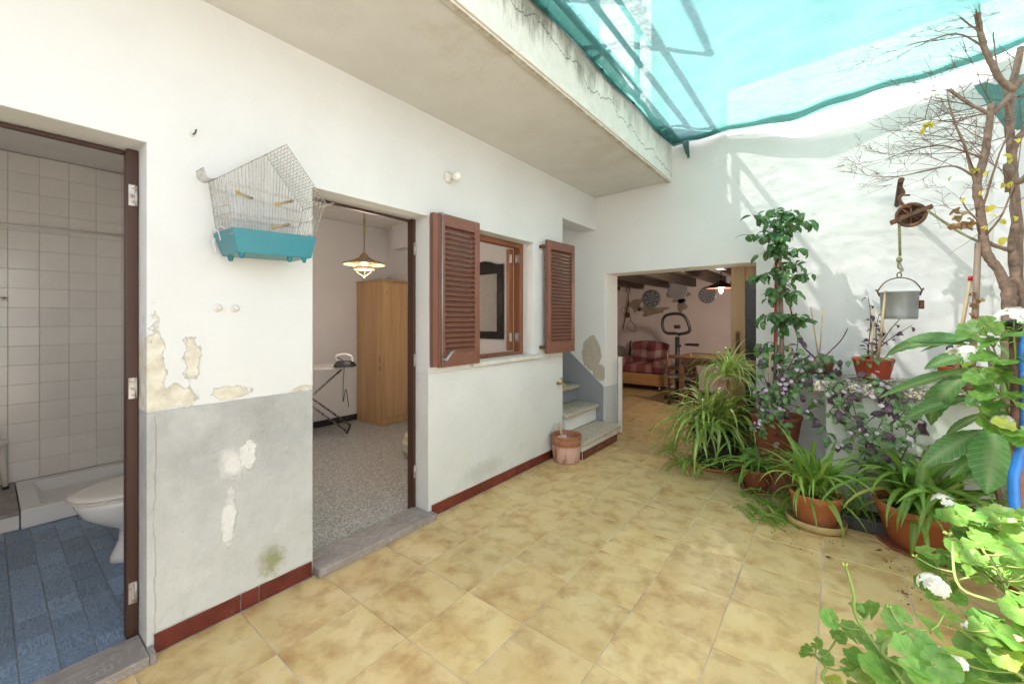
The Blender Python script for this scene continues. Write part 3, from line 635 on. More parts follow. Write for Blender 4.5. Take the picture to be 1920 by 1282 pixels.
for j in range(NYn+1):
    y = 1.15+(4.42-1.15)*j/NYn; lv += [(.925, y, 3.212), (.93, y, 3.17+.012*math.sin(y*6)), (1.0+.03*math.sin(y*3.3), y, netz(1.0,y)-.004)]
lm.add(lv, [(j*3+k,(j+1)*3+k,(j+1)*3+k+1,j*3+k+1) for j in range(NYn) for k in range(2)], True); lm.build('folded_hem', MAT['net2'], net)
def rag(c, w_, l_, seed, mat=None, nm='hanging_scrap'):
    r = random.Random(seed); m = MB(); vs = []; n = 9
    for i in range(n):
        t_ = i/(n-1); k = w_*(1-.75*t_)
        for j in range(7):
            s_ = j/6-.5; vs.append((c[0]+s_*k+.03*t_, c[1]-.01-.02*math.sin(j*2.2+t_*3), c[2]-l_*t_+.012*r.uniform(-1,1)))
    m.add(vs, [(i*7+j,i*7+j+1,(i+1)*7+j+1,(i+1)*7+j) for i in range(n-1) for j in range(6)], True); return m.build(nm, MAT['net2'], net)
p = at(1286, 266, 4.36); rag(p, .075, .17, 1)
p = at(1890, 150, 4.05); rag(p, .30, .34, 2)
for (y, z) in ((1.97,3.19),(2.7,3.19),(3.3,3.19),(3.95,3.19)):
    MB().tube([(.912,y-.02,z+.03),(.93,y,z),(.945,y+.02,z-.012),(.93,y+.045,z)], .007, 6).build('tie', MAT['dark'], net)
# terrace railing and things up there, whose shadows fall on the net
rl = thing('terrace_railing', (.8, 2.4, 3.21), 'grey metal terrace railing of long parallel bars above the shade net', 'railing')
for z in (3.36, 3.56, 3.80, 4.10): MB().tube([(.80,-1.2,z),(.80,3.86,z)], .022, 8).build('rail', MAT['rail'], rl)
for y in (-.9, 1.0, 3.75): MB().box((.78,y-.02,3.21),(.82,y+.02,4.10)).build('post', MAT['rail'], rl)
tp = MB().box((.35,3.90,3.2105),(.89,4.40,4.7)).build('terrace_pier', MAT['wallw'], None, bev=.01); tag(tp, 'white masonry pier on the terrace corner above the net', 'pier')
tw_ = MB(); tv = []
for i in range(13):
    for j in range(9): tv.append((.835+.02*math.sin(i*.9+j*.3), 1.30+i*.05, 4.14-j*.075))
tw_.add(tv, [(i*9+j,(i+1)*9+j,(i+1)*9+j+1,i*9+j+1) for i in range(12) for j in range(8)], True)
tag(tw_.build('towel', MAT['towel']), 'slate blue towel hanging over the terrace railing', 'towel')
cr_ = thing('clothes_rack', (1.0, 1.9, 3.21), 'square tubular clothes rack standing on the terrace edge', 'clothes rack')
for a, b in (((.72,1.55,3.21),(.72,1.55,4.62)),((.72,2.25,3.21),(.72,2.25,4.62)),((.72,1.55,4.62),(.72,2.25,4.62)),((.72,1.55,4.2),(.72,2.25,4.2)),((.40,1.55,3.21),(.72,1.55,4.3)),((.40,2.25,3.21),(.72,2.25,4.3))):
    MB().tube([a, b], .022, 8).build('tube', MAT['rail'], cr_)

# ================================================================== things on the house wall
V = Vector
def spline(pts, n=6):
    """Catmull-Rom through the points"""
    p = [Vector(q) for q in pts]; p = [p[0]*2-p[1]]+p+[p[-1]*2-p[-2]]; out = []
    for i in range(1, len(p)-2):
        for k in range(n):
            t = k/n; a, b, c, d = p[i-1:i+3]
            out.append(.5*((2*b)+(c-a)*t+(2*a-5*b+4*c-d)*t*t+(3*b-a-3*c+d)*t**3))
    return out+[p[-2]]
def lin(a, b, n): return [a+(b-a)*i/(n-1) for i in range(n)]

# bird cage
XF, XB = .245, .03
cg = thing('bird_cage', (.03, .65, 1.66), 'white wire bird cage with teal plastic tray hanging on the wall', 'bird cage')
Pf = [atx(*q, XF) for q in ((436,438),(420,328),(537,271),(611,381),(590,441))]
Pb = [atx(*q, XB) for q in ((407,441),(391,342),(498,291),(569,393),(556,446))]
fl_, fr_, bl_, br_ = Pf[0], Pf[4], Pb[0], Pb[4]
def tray_pt(y, x, z): return V((x, y, z))
ty0, ty1 = Pf[0].y-.006, Pf[4].y+.004; tz1 = (Pf[0].z+Pf[4].z)/2+.002; tz0 = atx(515,481,XF-.01).z
t_ = MB(); o0 = [(XB-.012,ty0),(XF+.012,ty0),(XF+.012,ty1),(XB-.012,ty1)]; i0 = [(XB+.012,ty0+.03),(XF-.014,ty0+.03),(XF-.014,ty1-.012),(XB+.012,ty1-.012)]
tl = lambda y: (y-ty0)*.035
vs = [V((x,y,tz0+tl(y))) for x,y in i0]+[V((x,y,tz1+tl(y))) for x,y in o0]+[V((x+(.006 if x<.1 else -.006),y+(.006 if y<.8 else -.006),tz1+tl(y))) for x,y in o0]+[V((x+(.004 if x<.1 else -.004),y,tz0+.006+tl(y))) for x,y in i0]
t_.add(vs, [(3,2,1,0)]+[(i,(i+1)%4,4+(i+1)%4,4+i) for i in range(4)]+[(4+i,4+(i+1)%4,8+(i+1)%4,8+i) for i in range(4)]+[(8+i,8+(i+1)%4,12+(i+1)%4,12+i) for i in range(4)]+[(12,13,14,15)])
t_.build('tray', MAT['teal'], cg, bev=.003)
for x, y in ((XF-.03,ty0+.05),(XF-.03,ty1-.04),(XB+.04,ty0+.055),(XF-.05,ty1-.10)): MB().lathe([(.008,-.022),(.014,.0),(.014,.002)], 10, (x,y,tz0+tl(y))).build('foot', MAT['teal'], cg)
WR = .0010
def panel(name, quad_a, quad_b, n, cross=(), m=None, rim=True):
    """wires from polyline a to polyline b"""
    mb = MB()
    def along(pl, t):
        L = [(pl[i+1]-pl[i]).length for i in range(len(pl)-1)]; d = t*sum(L)
        for i, l in enumerate(L):
            if d <= l+1e-9: return pl[i]+(pl[i+1]-pl[i])*(d/l)
            d -= l
        return pl[-1]
    for i in range(n): mb.tube([along(quad_a, i/(n-1)), along(quad_b, i/(n-1))], WR, 5, False)
    for c in cross: mb.tube([quad_a[0]+(quad_b[0]-quad_a[0])*c, quad_a[-1]+(quad_b[-1]-quad_a[-1])*c], WR*1.3, 5, False)
    if rim:
        for pl in (quad_a, quad_b): mb.tube(pl, WR*1.8, 5, False)
    return mb.build(name, m or MAT['wire'], cg)
def gable(Q, name):
    mb = MB(); bot0, bot1 = Q[0], Q[4]
    def topz(y):
        for a, b in ((Q[1],Q[2]),(Q[2],Q[3])):
            if min(a.y,b.y) <= y <= max(a.y,b.y): return a.z+(b.z-a.z)*(y-a.y)/(b.y-a.y)
        return None
    n = 30
    for i in range(n):
        t = i/(n-1); b = bot0+(bot1-bot0)*t; tp = Q[1].y+(Q[3].y-Q[1].y)*(.01+.98*t)
        mb.tube([b, V((b.x, tp, topz(tp)))], WR, 5, False)
    for c in (.33, .36, .86, .90):
        a = Q[0]+(Q[1]-Q[0])*c; d = Q[4]+(Q[3]-Q[4])*c; mb.tube([a, d], WR*1.2, 5, False)
    mb.tube(Q+[Q[0]], WR*1.9, 5, False)
    return mb.build(name, MAT['wire'], cg)
gable(Pf, 'wire_panel'); gable(Pb, 'wire_panel')
panel('wire_panel', [Pf[0],Pb[0]], [Pf[1],Pb[1]], 11, (.35,.5)); panel('wire_panel', [Pf[4],Pb[4]], [Pf[3],Pb[3]], 11, (.5,))
panel('wire_roof', [Pf[1],Pf[2]], [Pb[1],Pb[2]], 17, (.5,)); rp = panel('wire_roof', [Pf[2],Pf[3]], [Pb[2],Pb[3]], 22, (.33,.66))
panel('wire_roof', [Pf[2],Pb[2]], [Pf[3],Pb[3]], 13)
# open feeder flaps: curved racks of wire at both eaves
def flap(c, d, n, up, out):
    mb = MB()
    for i in range(n):
        b = c+d*(i/(n-1)); mb.tube(spline([b, b+out*.35-up*.15, b+out*.8+up*.05, b+out+up*.75], 4), WR, 5, False)
    for q in (V((0,0,0)), out+up*.75): mb.tube([c+q, c+d+q], WR*1.6, 5, False)
    mb.build('feeder_flap', MAT['wire'], cg)
flap(Pb[1]+V((0,-.002,0)), (Pf[1]-Pb[1])*.55, 11, V((0,0,.045)), V((.0,-.045,0)))
flap(Pf[3]-(Pf[3]-Pb[3])*.3, (Pf[3]-Pb[3])*.3, 6, V((0,0,.02)), V((0,.045,0)))
for (u, v, u2, v2) in ((446,361,473,372),(520,383,548,377),(514,426,543,421)):
    a = atx(u, v, XF-.005); b = atx(u2, v2, XF-.03); pr_ = MB().tube([a, b], .0065, 8).build('perch', MAT['perch'], cg)
    MB().tube([a-(b-a)*.10, a+(b-a)*.02], .0085, 8).build('perch_cap', simple('yellow_cap', (.45,.33,.05), .5) if 'yc' not in MAT else MAT['yc'], pr_)
mb = MB()
for (u, v) in ((400,440),(412,434),(420,436)): a = atx(u, v, XB+.05); mb.tube(spline([a, a+V((.03,-.01,.015)), a+V((.06,.0,.005)), a+V((.05,.012,-.03))], 4), .0022, 6)
a = atx(403,447,XB+.02); mb.tube(spline([a, a+V((0,-.006,-.02)), a+V((0,.004,-.05)), a+V((.004,.002,-.06))], 4), .003, 6); mb.build('cord', MAT['rope'] if False else MAT['plastic'], cg)

# nail, two capped pipe ends, bulb holder, tap, small fixings
nl = thing('wall_hook', (0,.573,2.2), 'small rusty nail and plug above the bird cage', 'nail'); c = atx(360,253,0)
MB().tube([c+V((-.01,0,0)), c+V((.03,.004,.0)), c+V((.045,.004,.012))], .0035, 8).build('nail', MAT['rust'], nl); MB().lathe([(.009,-.002),(.009,.006),(.005,.010)], 10, c, Matrix.Rotation(R(90),3,'Y')).build('plug', MAT['plastic'], nl)
for u, v in ((408,577),(440,578)):
    c = atx(u, v, 0); k = thing('pipe_cap', c, 'white capped pipe end, one of a pair under the bird cage', 'pipe cap', 'white pipe caps on the wall'); m = Matrix.Rotation(R(90),3,'Y')
    MB().lathe([(.019,-.002),(.019,.004),(.013,.008)], 18, c, m).build('flange', MAT['plastic'], k); MB().lathe([(.012,.006),(.012,.024),(.009,.028),(.006,.034),(.0001,.035)], 8, c, m, smooth=False).build('cap', MAT['plastic'], k)
c = atx(840,333,0); lb = thing('wall_lamp', c, 'bare white bulb in a porcelain holder above the shuttered window', 'wall lamp'); m = Matrix.Rotation(R(90),3,'Y')
MB().lathe([(.043,-.002),(.043,.012),(.032,.024),(.022,.030),(.020,.052),(.0001,.053)], 24, c, m).build('holder', MAT['plastic'], lb)
MB().lathe([(.012,.050),(.016,.058),(.026,.072),(.033,.092),(.032,.108),(.022,.124),(.0001,.130)], 24, c, Matrix.Rotation(R(97),3,'Y')).build('bulb', MAT['bulb'], lb)
c = atx(1045,718,0); tp_ = thing('garden_tap', c, 'old brass garden tap on the white wall beside the stairs', 'tap')
b_ = MB().tube([c+V((-.01,0,0)), c+V((.05,0,0)), c+V((.075,.0,-.003)), c+V((.098,0,-.02)), c+V((.104,0,-.05))], [.011,.011,.014,.011,.010], 12); b_.lathe([(.018,-.002),(.018,.006),(.011,.008)], 12, c, m); b_.lathe([(.013,.0),(.013,.012),(.011,.03)], 12, c+V((.104,0,-.062))); b_.build('spout', MAT['brass'], tp_)
MB().tube([c+V((.058,0,.008)), c+V((.058,0,.052))], [.009,.006], 10).build('stem', MAT['brass'], tp_); MB().tube([c+V((.058,-.028,.055)), c+V((.058,0,.058)), c+V((.058,.028,.055))], [.006,.005,.006], 8).build('handle', MAT['brass'], tp_)

# paint pot and brush at the foot of the stairs
c = atz(1062,868); c = V((.20,3.47,0)) if False else atz(1062,863)
pp = thing('clay_pot', c, 'paint splashed brown clay pot tied with string beside the bottom step', 'pot')
MB().lathe([(.118,.0),(.132,.02),(.140,.12),(.143,.20),(.150,.245),(.151,.262),(.143,.264),(.136,.25),(.130,.12),(.118,.02),(.0001,.018)], 32, c).build('pot', MAT['clay'], pp)
for z in (.205, .222): MB().tube([c+V((.1475*math.cos(a/16*math.pi),.1475*math.sin(a/16*math.pi),z+.004*math.sin(a*.9))) for a in range(33)], .0028, 6, False).build('string', MAT['perch'], pp)
MB().lathe([(.0001,.20),(.128,.2005)], 24, c).build('paint', simple('dried_paint', (.45,.40,.36), .6), pp)
br = thing('paintbrush', c+V((-.02,-.02,.205)), 'wooden handled brush standing in the clay pot', 'brush'); d0 = c+V((-.02,-.03,.205)); d1 = c+V((-.07,-.03,.36))
MB().tube([d0+(d1-d0)*t for t in (.25,.45,.7,.9,1.0)], [.014,.011,.014,.019,.010], 10).build('handle', MAT['bamboo'], br); MB().box((-.045,-.012,0),(.045,.012,.05), Matrix.Translation(d0+V((0,0,-.005))) @ Matrix.Rotation(R(-18),4,'Y')).build('bristles', MAT['plastic'], br)

# ================================================================== bathroom
sh = thing('shower_tray', (-2.35, .2, 0), 'low white shower tray along the tiled bathroom wall', 'shower tray')
t_ = MB(); X0, X1, Y0, Y1 = -2.749, -1.965, .155, .985
ro = [(X0,Y0),(X1,Y0),(X1,Y1),(X0,Y1)]; ri = [(X0+.09,Y0+.09),(X1-.09,Y0+.09),(X1-.09,Y1-.09),(X0+.09,Y1-.09)]; rb = [(X0+.12,Y0+.12),(X1-.12,Y0+.12),(X1-.12,Y1-.12),(X0+.12,Y1-.12)]
t_.add([(x,y,.012) for x,y in ro]+[(x,y,.135) for x,y in ro]+[(x,y,.132) for x,y in ri]+[(x,y,.055) for x,y in rb], [(3,2,1,0)]+[(i,(i+1)%4,4+(i+1)%4,4+i) for i in range(4)]+[(4+i,4+(i+1)%4,8+(i+1)%4,8+i) for i in range(4)]+[(8+i,8+(i+1)%4,12+(i+1)%4,12+i) for i in range(4)]+[(12,13,14,15)])
t_.build('tray', MAT['white'], sh, bev=.008); MB().lathe([(.03,.056),(.03,.060),(.0001,.061)], 16, (-2.2,.35,0)).build('drain', MAT['chrome'], sh)
lg = thing('marble_ledge', (-2.35, -.3, 0), 'grey marble ledge with white tiled front beside the shower tray', 'ledge')
MB().box((-2.749,-.9,.012),(-1.985,.150,.108)).build('tiled_front', MAT['wtile'], lg, bev=.003); MB().box((-2.749,-.9,.109),(-1.968,.150,.132)).build('top', MAT['marble'], lg, bev=.003)
ts = thing('stool', (-2.55, .05, .132), 'cream plastic stool with tapered legs on the marble ledge', 'stool')
for dx, dy in ((0,0),(-.0,-.30),(.25,0),(.25,-.30)):
    if dx == 0: a = V((-2.62,.105,.14))+V((dx,dy,0)); b = a+V((0,-.03,.36)); MB().tube([a, b], [.016,.024], 12).build('leg', MAT['seat'], ts); MB().lathe([(.018,-.008),(.018,.012)], 12, a).build('rubber_foot', MAT['dark'], ts)
MB().lathe([(.19,.0),(.20,.012),(.195,.03),(.0001,.034)], 28, (-2.50,-.08,.49)).build('seat', MAT['seat'], ts)
rd = tag(MB().tube([(-2.70,-.9,2.09),(-2.70,.98,2.13)], .011, 10).build('shower_rail', MAT['plastic']), 'thin white shower curtain rail across the tiled wall', 'rail')
so = thing('soap_dish', (-2.75,.0,1.55), 'small metal soap dish fixed to the bathroom tiles', 'soap dish'); MB().box((-2.752,.02,1.535),(-2.72,.10,1.56)).build('plate', MAT['steel'], so, bev=.004); MB().tube([(-2.74,.03,1.56),(-2.69,.05,1.555),(-2.69,.10,1.555),(-2.74,.11,1.56)], .005, 8).build('rim', MAT['steel'], so)
# toilet: bowl on a flared foot, seat and lid, cistern; it faces the near end
to = thing('toilet', (-1.02, .62, .0), 'white toilet with cream lid closed on the blue floor', 'toilet'); tm = MB()
def ring(cy_, rx, ry, z, n=28, front=1.0): return [(-1.02+rx*math.sin(2*math.pi*i/n), cy_-ry*math.cos(2*math.pi*i/n)*(front if math.cos(2*math.pi*i/n) > 0 else .75), z) for i in range(n)]
levels = [(.60,.105,.16,.011),(.60,.10,.15,.04),(.605,.085,.12,.12),(.60,.082,.115,.19),(.57,.115,.16,.235),(.55,.158,.215,.30),(.54,.178,.235,.36),(.54,.182,.24,.39),(.54,.165,.22,.392)]
vs = [];  n = 28
for l in levels: vs += ring(*l)
tm.add(vs, [(i*n+j,i*n+(j+1)%n,(i+1)*n+(j+1)%n,(i+1)*n+j) for i in range(len(levels)-1) for j in range(n)]+[[j for j in reversed(range(n))],[(len(levels)-1)*n+j for j in range(n)]], True); tm.build('bowl', MAT['white'], to)
for nm, z0_, z1_, g in (('seat',.394,.408,.0),('lid',.410,.432,.004)):
    l2 = [(.535,.182+g,.248+g,z0_),(.535,.190+g,.256+g,z0_+.006),(.535,.186+g,.252+g,z1_-.004),(.54,.165,.225,z1_),(.54,.08,.11,z1_+.006)]; vs = []
    for l in l2: vs += ring(*l)
    MB().add(vs, [(i*n+j,i*n+(j+1)%n,(i+1)*n+(j+1)%n,(i+1)*n+j) for i in range(len(l2)-1) for j in range(n)]+[[j for j in reversed(range(n))],[(len(l2)-1)*n+j for j in range(n)]], True).build(nm, MAT['seat'], to)
MB().box((-1.21,.80,.40),(-.83,.985,.78)).build('cistern', MAT['white'], to, bev=.02)
# wash basin on its pedestal
wb = thing('wash_basin', (-2.05,.80,0), 'white pedestal wash basin behind the toilet', 'wash basin')
MB().lathe([(.06,.70),(.16,.74),(.215,.80),(.22,.83),(.19,.835),(.10,.76),(.0001,.75)], 28, (-2.10,.84,0), sx=1.0, sy=.72).build('basin', MAT['white'], wb); MB().lathe([(.10,.14),(.075,.3),(.07,.6),(.09,.72)], 20, (-2.10,.86,0)).build('pedestal', MAT['white'], wb)

# ================================================================== room with the wardrobe
wd = thing('wardrobe', (-2.58,3.4,.02), 'tall knotty pine wardrobe in the room corner', 'wardrobe')
MB().box((-2.90,3.150,.021),(-2.335,3.652,1.885)).build('carcass', MAT['pine'], wd, bev=.004); MB().box((-2.333,3.160,.115),(-2.312,3.645,1.86)).build('door', MAT['pine'], wd, bev=.003); MB().box((-2.334,3.155,.0225),(-2.316,3.65,.107)).build('plinth', MAT['pine'], wd, bev=.003)
MB().box((-2.905,3.145,1.886),(-2.308,3.654,1.902)).build('top', MAT['pine'], wd, bev=.003)
ib = thing('ironing_board', (-2.45,2.3,.02), 'ironing board with pale cover and crossed chrome legs by the back wall', 'ironing board')
A_, B_ = V((-2.62,1.55,.86)), atz(664,689,.86); ax = (B_-A_).normalized(); sd_ = V((-ax.y, ax.x, 0))
def ibp(t, s): wd_ = .17*(1-ss(.0,.22,.22-t)*.75)*(1-.35*ss(.75,1,t)); return A_+(B_-A_)*t+sd_*s*wd_
top = [ibp(i/14, 1) for i in range(15)]+[ibp(i/14, -1) for i in reversed(range(15))]; MB().prism(top, (0,0,.028)).build('cover', MAT['cloth'], ib, bev=.006)
for s_ in (-1, 1):
    a = ibp(.30, s_*.7)-V((0,0,.01)); b = atz(654,803,.03)+sd_*s_*.16; MB().tube([a, b], .011, 8).build('leg', MAT['chrome'], ib)
    a = ibp(.90, s_*.6)-V((0,0,.01)); b = V((a.x-.1,a.y-1.05,.03))+sd_*s_*.05; MB().tube([a, b], .011, 8).build('leg', MAT['chrome'], ib)
b = atz(654,803,.03); MB().tube([b-sd_*.2, b+sd_*.2], .012, 8).build('foot_bar', MAT['dark'], ib)
ic = atz(657,686,.895)-ax*.05; ir = thing('clothes_iron', ic, 'grey steam iron resting on the ironing board end', 'iron')
pr_ = [(-.11,.055),(-.11,-.055),(-.02,-.058),(.06,-.04),(.11,0),(.06,.04),(-.02,.058)]
sp = lambda z, k: [ic+ax*(x*k)+sd_*(y*k)+V((0,0,z)) for x, y in pr_]
m_ = MB(); m_.add(sp(-.006,1)+sp(.02,1)+sp(.055,.72), [list(reversed(range(7)))]+[(r*7+i,r*7+(i+1)%7,(r+1)*7+(i+1)%7,(r+1)*7+i) for r in range(2) for i in range(7)]+[list(range(14,21))]); m_.build('body', MAT['dark'], ir, bev=.004)
MB().tube(spline([ic-ax*.08+V((0,0,.05)), ic-ax*.085+V((0,0,.11)), ic+V((0,0,.125)), ic+ax*.06+V((0,0,.10)), ic+ax*.07+V((0,0,.045))], 4), .013, 8).build('handle', MAT['plastic'], ir)
MB().tube(spline([ic-ax*.09+V((0,0,.10)), ic+sd_*-.14+V((0,0,.05)), ic+sd_*-.2+V((0,0,-.15)), ic+sd_*-.19+V((0,0,-.34)), ic+sd_*-.15+ax*.02+V((0,0,-.22)), ic+sd_*-.17+ax*.05+V((0,0,-.40))], 6), .004, 6).build('cord', MAT['dark'], ir)
# pendant lamp
pc = at(683,497,2.2); pn = thing('pendant_lamp', pc, 'lit tan metal pendant lamp hanging in the wardrobe room', 'pendant lamp')
MB().lathe([(.012,.135),(.03,.12),(.05,.085),(.12,.05),(.215,.018),(.222,.004),(.215,.0),(.12,.034),(.048,.07),(.02,.10)], 36, pc).build('shade', MAT['pendant'], pn)
MB().lathe([(.085,-.012),(.11,-.045),(.105,-.05),(.09,-.05),(.08,-.02)], 30, pc).build('inner_shade', MAT['pendant'], pn)
MB().ball(pc+V((0,0,.01)), .032, 16, 10).build('bulb', MAT['glow'], pn)
g_ = MB()
for k in range(3): a = k*2.094+.4; g_.tube(spline([pc+V((.10*math.cos(a),.10*math.sin(a),-.05)), pc+V((.075*math.cos(a),.075*math.sin(a),-.085)), pc+V((.0,.0,-.125))], 4), .004, 6)
g_.ball(pc+V((0,0,-.13)), .010, 8, 6); g_.build('guard', MAT['pendant'], pn)
MB().tube([pc+V((0,0,.13)), pc+V((.0,.0,.31))], .006, 8).build('stem', MAT['brass'], pn)
MB().tube([pc+V((0,0,.31)), pc+V((0,0,.50))], .013, 10).build('counterweight', simple('yellow_green_weight', (.40,.38,.12), .5), pn)
for d in (-.008,.010): MB().tube([pc+V((d,0,.50)), pc+V((d*1.5,0,(2.69-pc.z)/.86))], .003, 6).build('flex', MAT['perch'], pn)
pn.scale = (.86,.86,.86)
pd = bpy.data.lights.new('pendant_light','POINT'); pd.energy = 6; pd.color = (1,.87,.73); pd.shadow_soft_size = .06; po = bpy.data.objects.new('pendant_light', pd); COL.objects.link(po); po.parent = pn; po.location = (0,0,-.20)
# mirror seen through the window
mr = thing('wall_mirror', (-.95,3.655,1.6), 'black framed mirror with arched top on the wall inside the window', 'mirror')
xa, xb, za, zb = -1.30, -.72, 1.165, 2.02; yy = 3.657
ti = [(xa+(xb-xa)*i/20, zb+.05*math.sin(math.pi*min(1,max(0,(i/20-.12)/.76)))**1.5) for i in range(21)]
outer = [(xa,za),(xb,za)]+[p for p in reversed(ti)]; fw_ = .085
f = MB(); iz = zb-.105
def bar(poly): f.prism([(x,yy,z) for x,z in poly], (0,-.03,0))
bar([(xa,za),(xb,za),(xb,za+.085),(xa,za+.085)]); bar([(xa,za+.0855),(xa+fw_,za+.0855),(xa+fw_,iz),(xa,iz)]); bar([(xb-fw_,za+.0855),(xb,za+.0855),(xb,iz),(xb-fw_,iz)]); bar([(xa,iz+.0005),(xb,iz+.0005)]+[p for p in reversed(ti)])
f.build('frame', MAT['ebony'], mr, bev=.004); MB().box((xa+.05,yy-.014,za+.05),(xb-.05,yy-.008,iz+.04)).build('glass', MAT['mirror'], mr)
ct = thing('cloth_sack', at(776,818,2.45), 'cream checked cloth sack on the terrazzo floor', 'sack'); c = V((-1.05,2.72,.02)); t = T('cream_check'); x, y, z = t.xyz()
t.P(Base_Color=t.mix(t.math('MULTIPLY', t.math('GREATER_THAN', t.math('FRACT', t.math('MULTIPLY', z, 14.0)), .5), .6), (.62,.58,.45), (.36,.36,.24)), Roughness=.9); MAT['check'] = t.m
ct.location = c; ORG[ct.name] = c; MB().lathe([(.13,.0),(.17,.04),(.18,.14),(.15,.22),(.08,.27),(.0001,.28)], 20, c).build('bag', MAT['check'], ct)

# ================================================================== living room seen through the low doorway
sf = thing('armchair', (-.78,8.3,0), 'wooden armchair with red and cream plaid throw in the living room', 'armchair')
fx0, fx1, fy, by = -1.25, -.32, 7.93, 8.66
MB().box((fx0,fy,.10),(fx1,by,.33)).build('base', MAT['sofaw'], sf, bev=.012)
for x in (fx0+.10, fx1-.08):
    for y in (fy+.06, by-.06): MB().lathe([(.02,.0),(.022,.05),(.018,.0995)], 10, (x,y,0)).build('leg', MAT['chrome'], sf)
def cushion(nm, a, b, bev, mat=MAT['plaid']): return MB().box(a, b).build(nm, mat, sf, bev=bev, seg=4)
cushion('seat', (fx0+.16,fy-.02,.331), (fx1-.16,by-.25,.50), .05)
q = MB(); vs = []
for i in range(13):
    for j in range(9):
        x = fx0+.10+(fx1-fx0-.20)*i/12; t_ = j/8; vs.append((x+.01*math.sin(j*2+i), by-.26+.14*t_-.015*math.cos(i*.9), .44+.50*t_-.05*(abs(i-6)/6)**2.5*t_))
nb_ = len(vs); vs += [(x, y+.12, z-.02) for x, y, z in vs]
q.add(vs, [(i*9+j,(i+1)*9+j,(i+1)*9+j+1,i*9+j+1) for i in range(12) for j in range(8)]+[(nb_+i*9+j,nb_+i*9+j+1,nb_+(i+1)*9+j+1,nb_+(i+1)*9+j) for i in range(12) for j in range(8)]+[(i*9+8,(i+1)*9+8,nb_+(i+1)*9+8,nb_+i*9+8) for i in range(12)]+[(j,j+1,nb_+j+1,nb_+j) for j in range(8)]+[(108+j,nb_+108+j,nb_+108+j+1,108+j+1) for j in range(8)], True)
q.build('backrest', MAT['plaid'], sf)
for x0_, x1_ in ((fx0-.02,fx0+.17),(fx1-.17,fx1+.02)):
    q = MB(); vs = []; n = 12
    for j in range(9):
        y = fy-.03+(by-.22-fy)*j/8
        for i in range(n): a = math.pi*(-.15+1.3*i/(n-1)); r_ = .105+.006*math.sin(i*2.1+j); vs.append(((x0_+x1_)/2+math.cos(a)*r_*1.05, y, .52+math.sin(a)*r_*.9-(.10 if math.sin(a) < -.1 else 0)))
    q.add(vs, [(j*n+i,(j+1)*n+i,(j+1)*n+i+1,j*n+i+1) for j in range(8) for i in range(n-1)]+[list(range(n)), list(reversed(range(8*n,9*n)))], True); q.build('armrest', MAT['plaid'], sf)
    MB().box((x0_+.02,fy+.02,.331),((x1_-.02),by-.2,.47)).build('arm_panel', MAT['plaid'], sf)
for k in range(22):
    x = fx1-.2+.2*k/21; MB().tube([(x,fy-.035,.44),(x+.004,fy-.04,.36)], .004, 4).build('fringe', MAT['plaid'], sf) if k % 2 == 0 else None
wk = thing('wicker_chair', (-1.45,8.4,0), 'pale wicker chair back beside the plaid armchair', 'chair')
q = MB(); vs = []
for i in range(11):
    a = math.pi*i/10
    for j in range(7): vs.append((-1.48-.20*math.cos(a), 8.45+.10*math.sin(a), .30+.52*j/6*(0.80+.20*math.sin(a))))
q.add(vs, [(i*7+j,(i+1)*7+j,(i+1)*7+j+1,i*7+j+1) for i in range(10) for j in range(6)], True); q.build('backrest', MAT['wicker'], wk); MB().lathe([(.2,.0),(.19,.30),(.22,.33),(.0001,.34)], 20, (-1.48,8.35,0)).build('seat', MAT['wicker'], wk)
ck = tag(MB().tube(spline([(-1.22,8.62,.02),(-1.235,8.60,.45),(-1.23,8.62,.86),(-1.225,8.66,.90)], 5), .017, 8).build('walking_stick', MAT['dark']), 'dark walking stick leaning between wicker chair and armchair', 'stick')
# exercise bike
bk = thing('exercise_bike', (-.02,7.55,0), 'black exercise bike with looped handlebar beside the plaid armchair', 'exercise bike')
bx = at(1270,700,7.45).x
MB().box((bx-.20,7.36,.005),(bx+.20,7.42,.055)).build('foot_bar', MAT['dark'], bk, bev=.01); MB().box((bx+.05,8.02,.005),(bx+.45,8.08,.055)).build('foot_bar', MAT['dark'], bk, bev=.01)
MB().tube([(bx,7.40,.04),(bx+.22,8.05,.04)], .028, 8).build('base_tube', MAT['dark'], bk)
MB().tube([(bx,7.46,.04),(bx,7.45,1.08)], [.044,.036], 10).build('front_post', MAT['dark'], bk); MB().box((bx-.025,7.41,.90),(bx+.06,7.48,.95)).build('knob', MAT['dark'], bk, bev=.01)
hb = [at(u,v,7.44) for u, v in ((1271,625),(1248,623),(1242,606),(1248,592),(1268,588),(1284,594),(1293,620),(1271,627))]
MB().tube(spline(hb, 5), .026, 8).build('handlebar', MAT['dark'], bk); c = at(1270,613,7.42); MB().box((c.x-.055,c.y-.02,c.z-.03),(c.x+.055,c.y+.02,c.z+.035), None).build('console', MAT['dark'], bk, bev=.012)
c = V((bx+.15,7.72,.36)); MB().lathe([(.02,-.03),(.20,-.03),(.21,0),(.20,.03),(.02,.03)], 28, c, Matrix.Rotation(R(90),3,'Y') @ Matrix.Rotation(R(12),3,'X')).build('flywheel', simple('grey_guard', (.16,.16,.16), .5), bk)
MB().tube([(bx+.13,7.72,.12),(bx+.17,7.86,.76)], .026, 8).build('seat_post', MAT['dark'], bk)
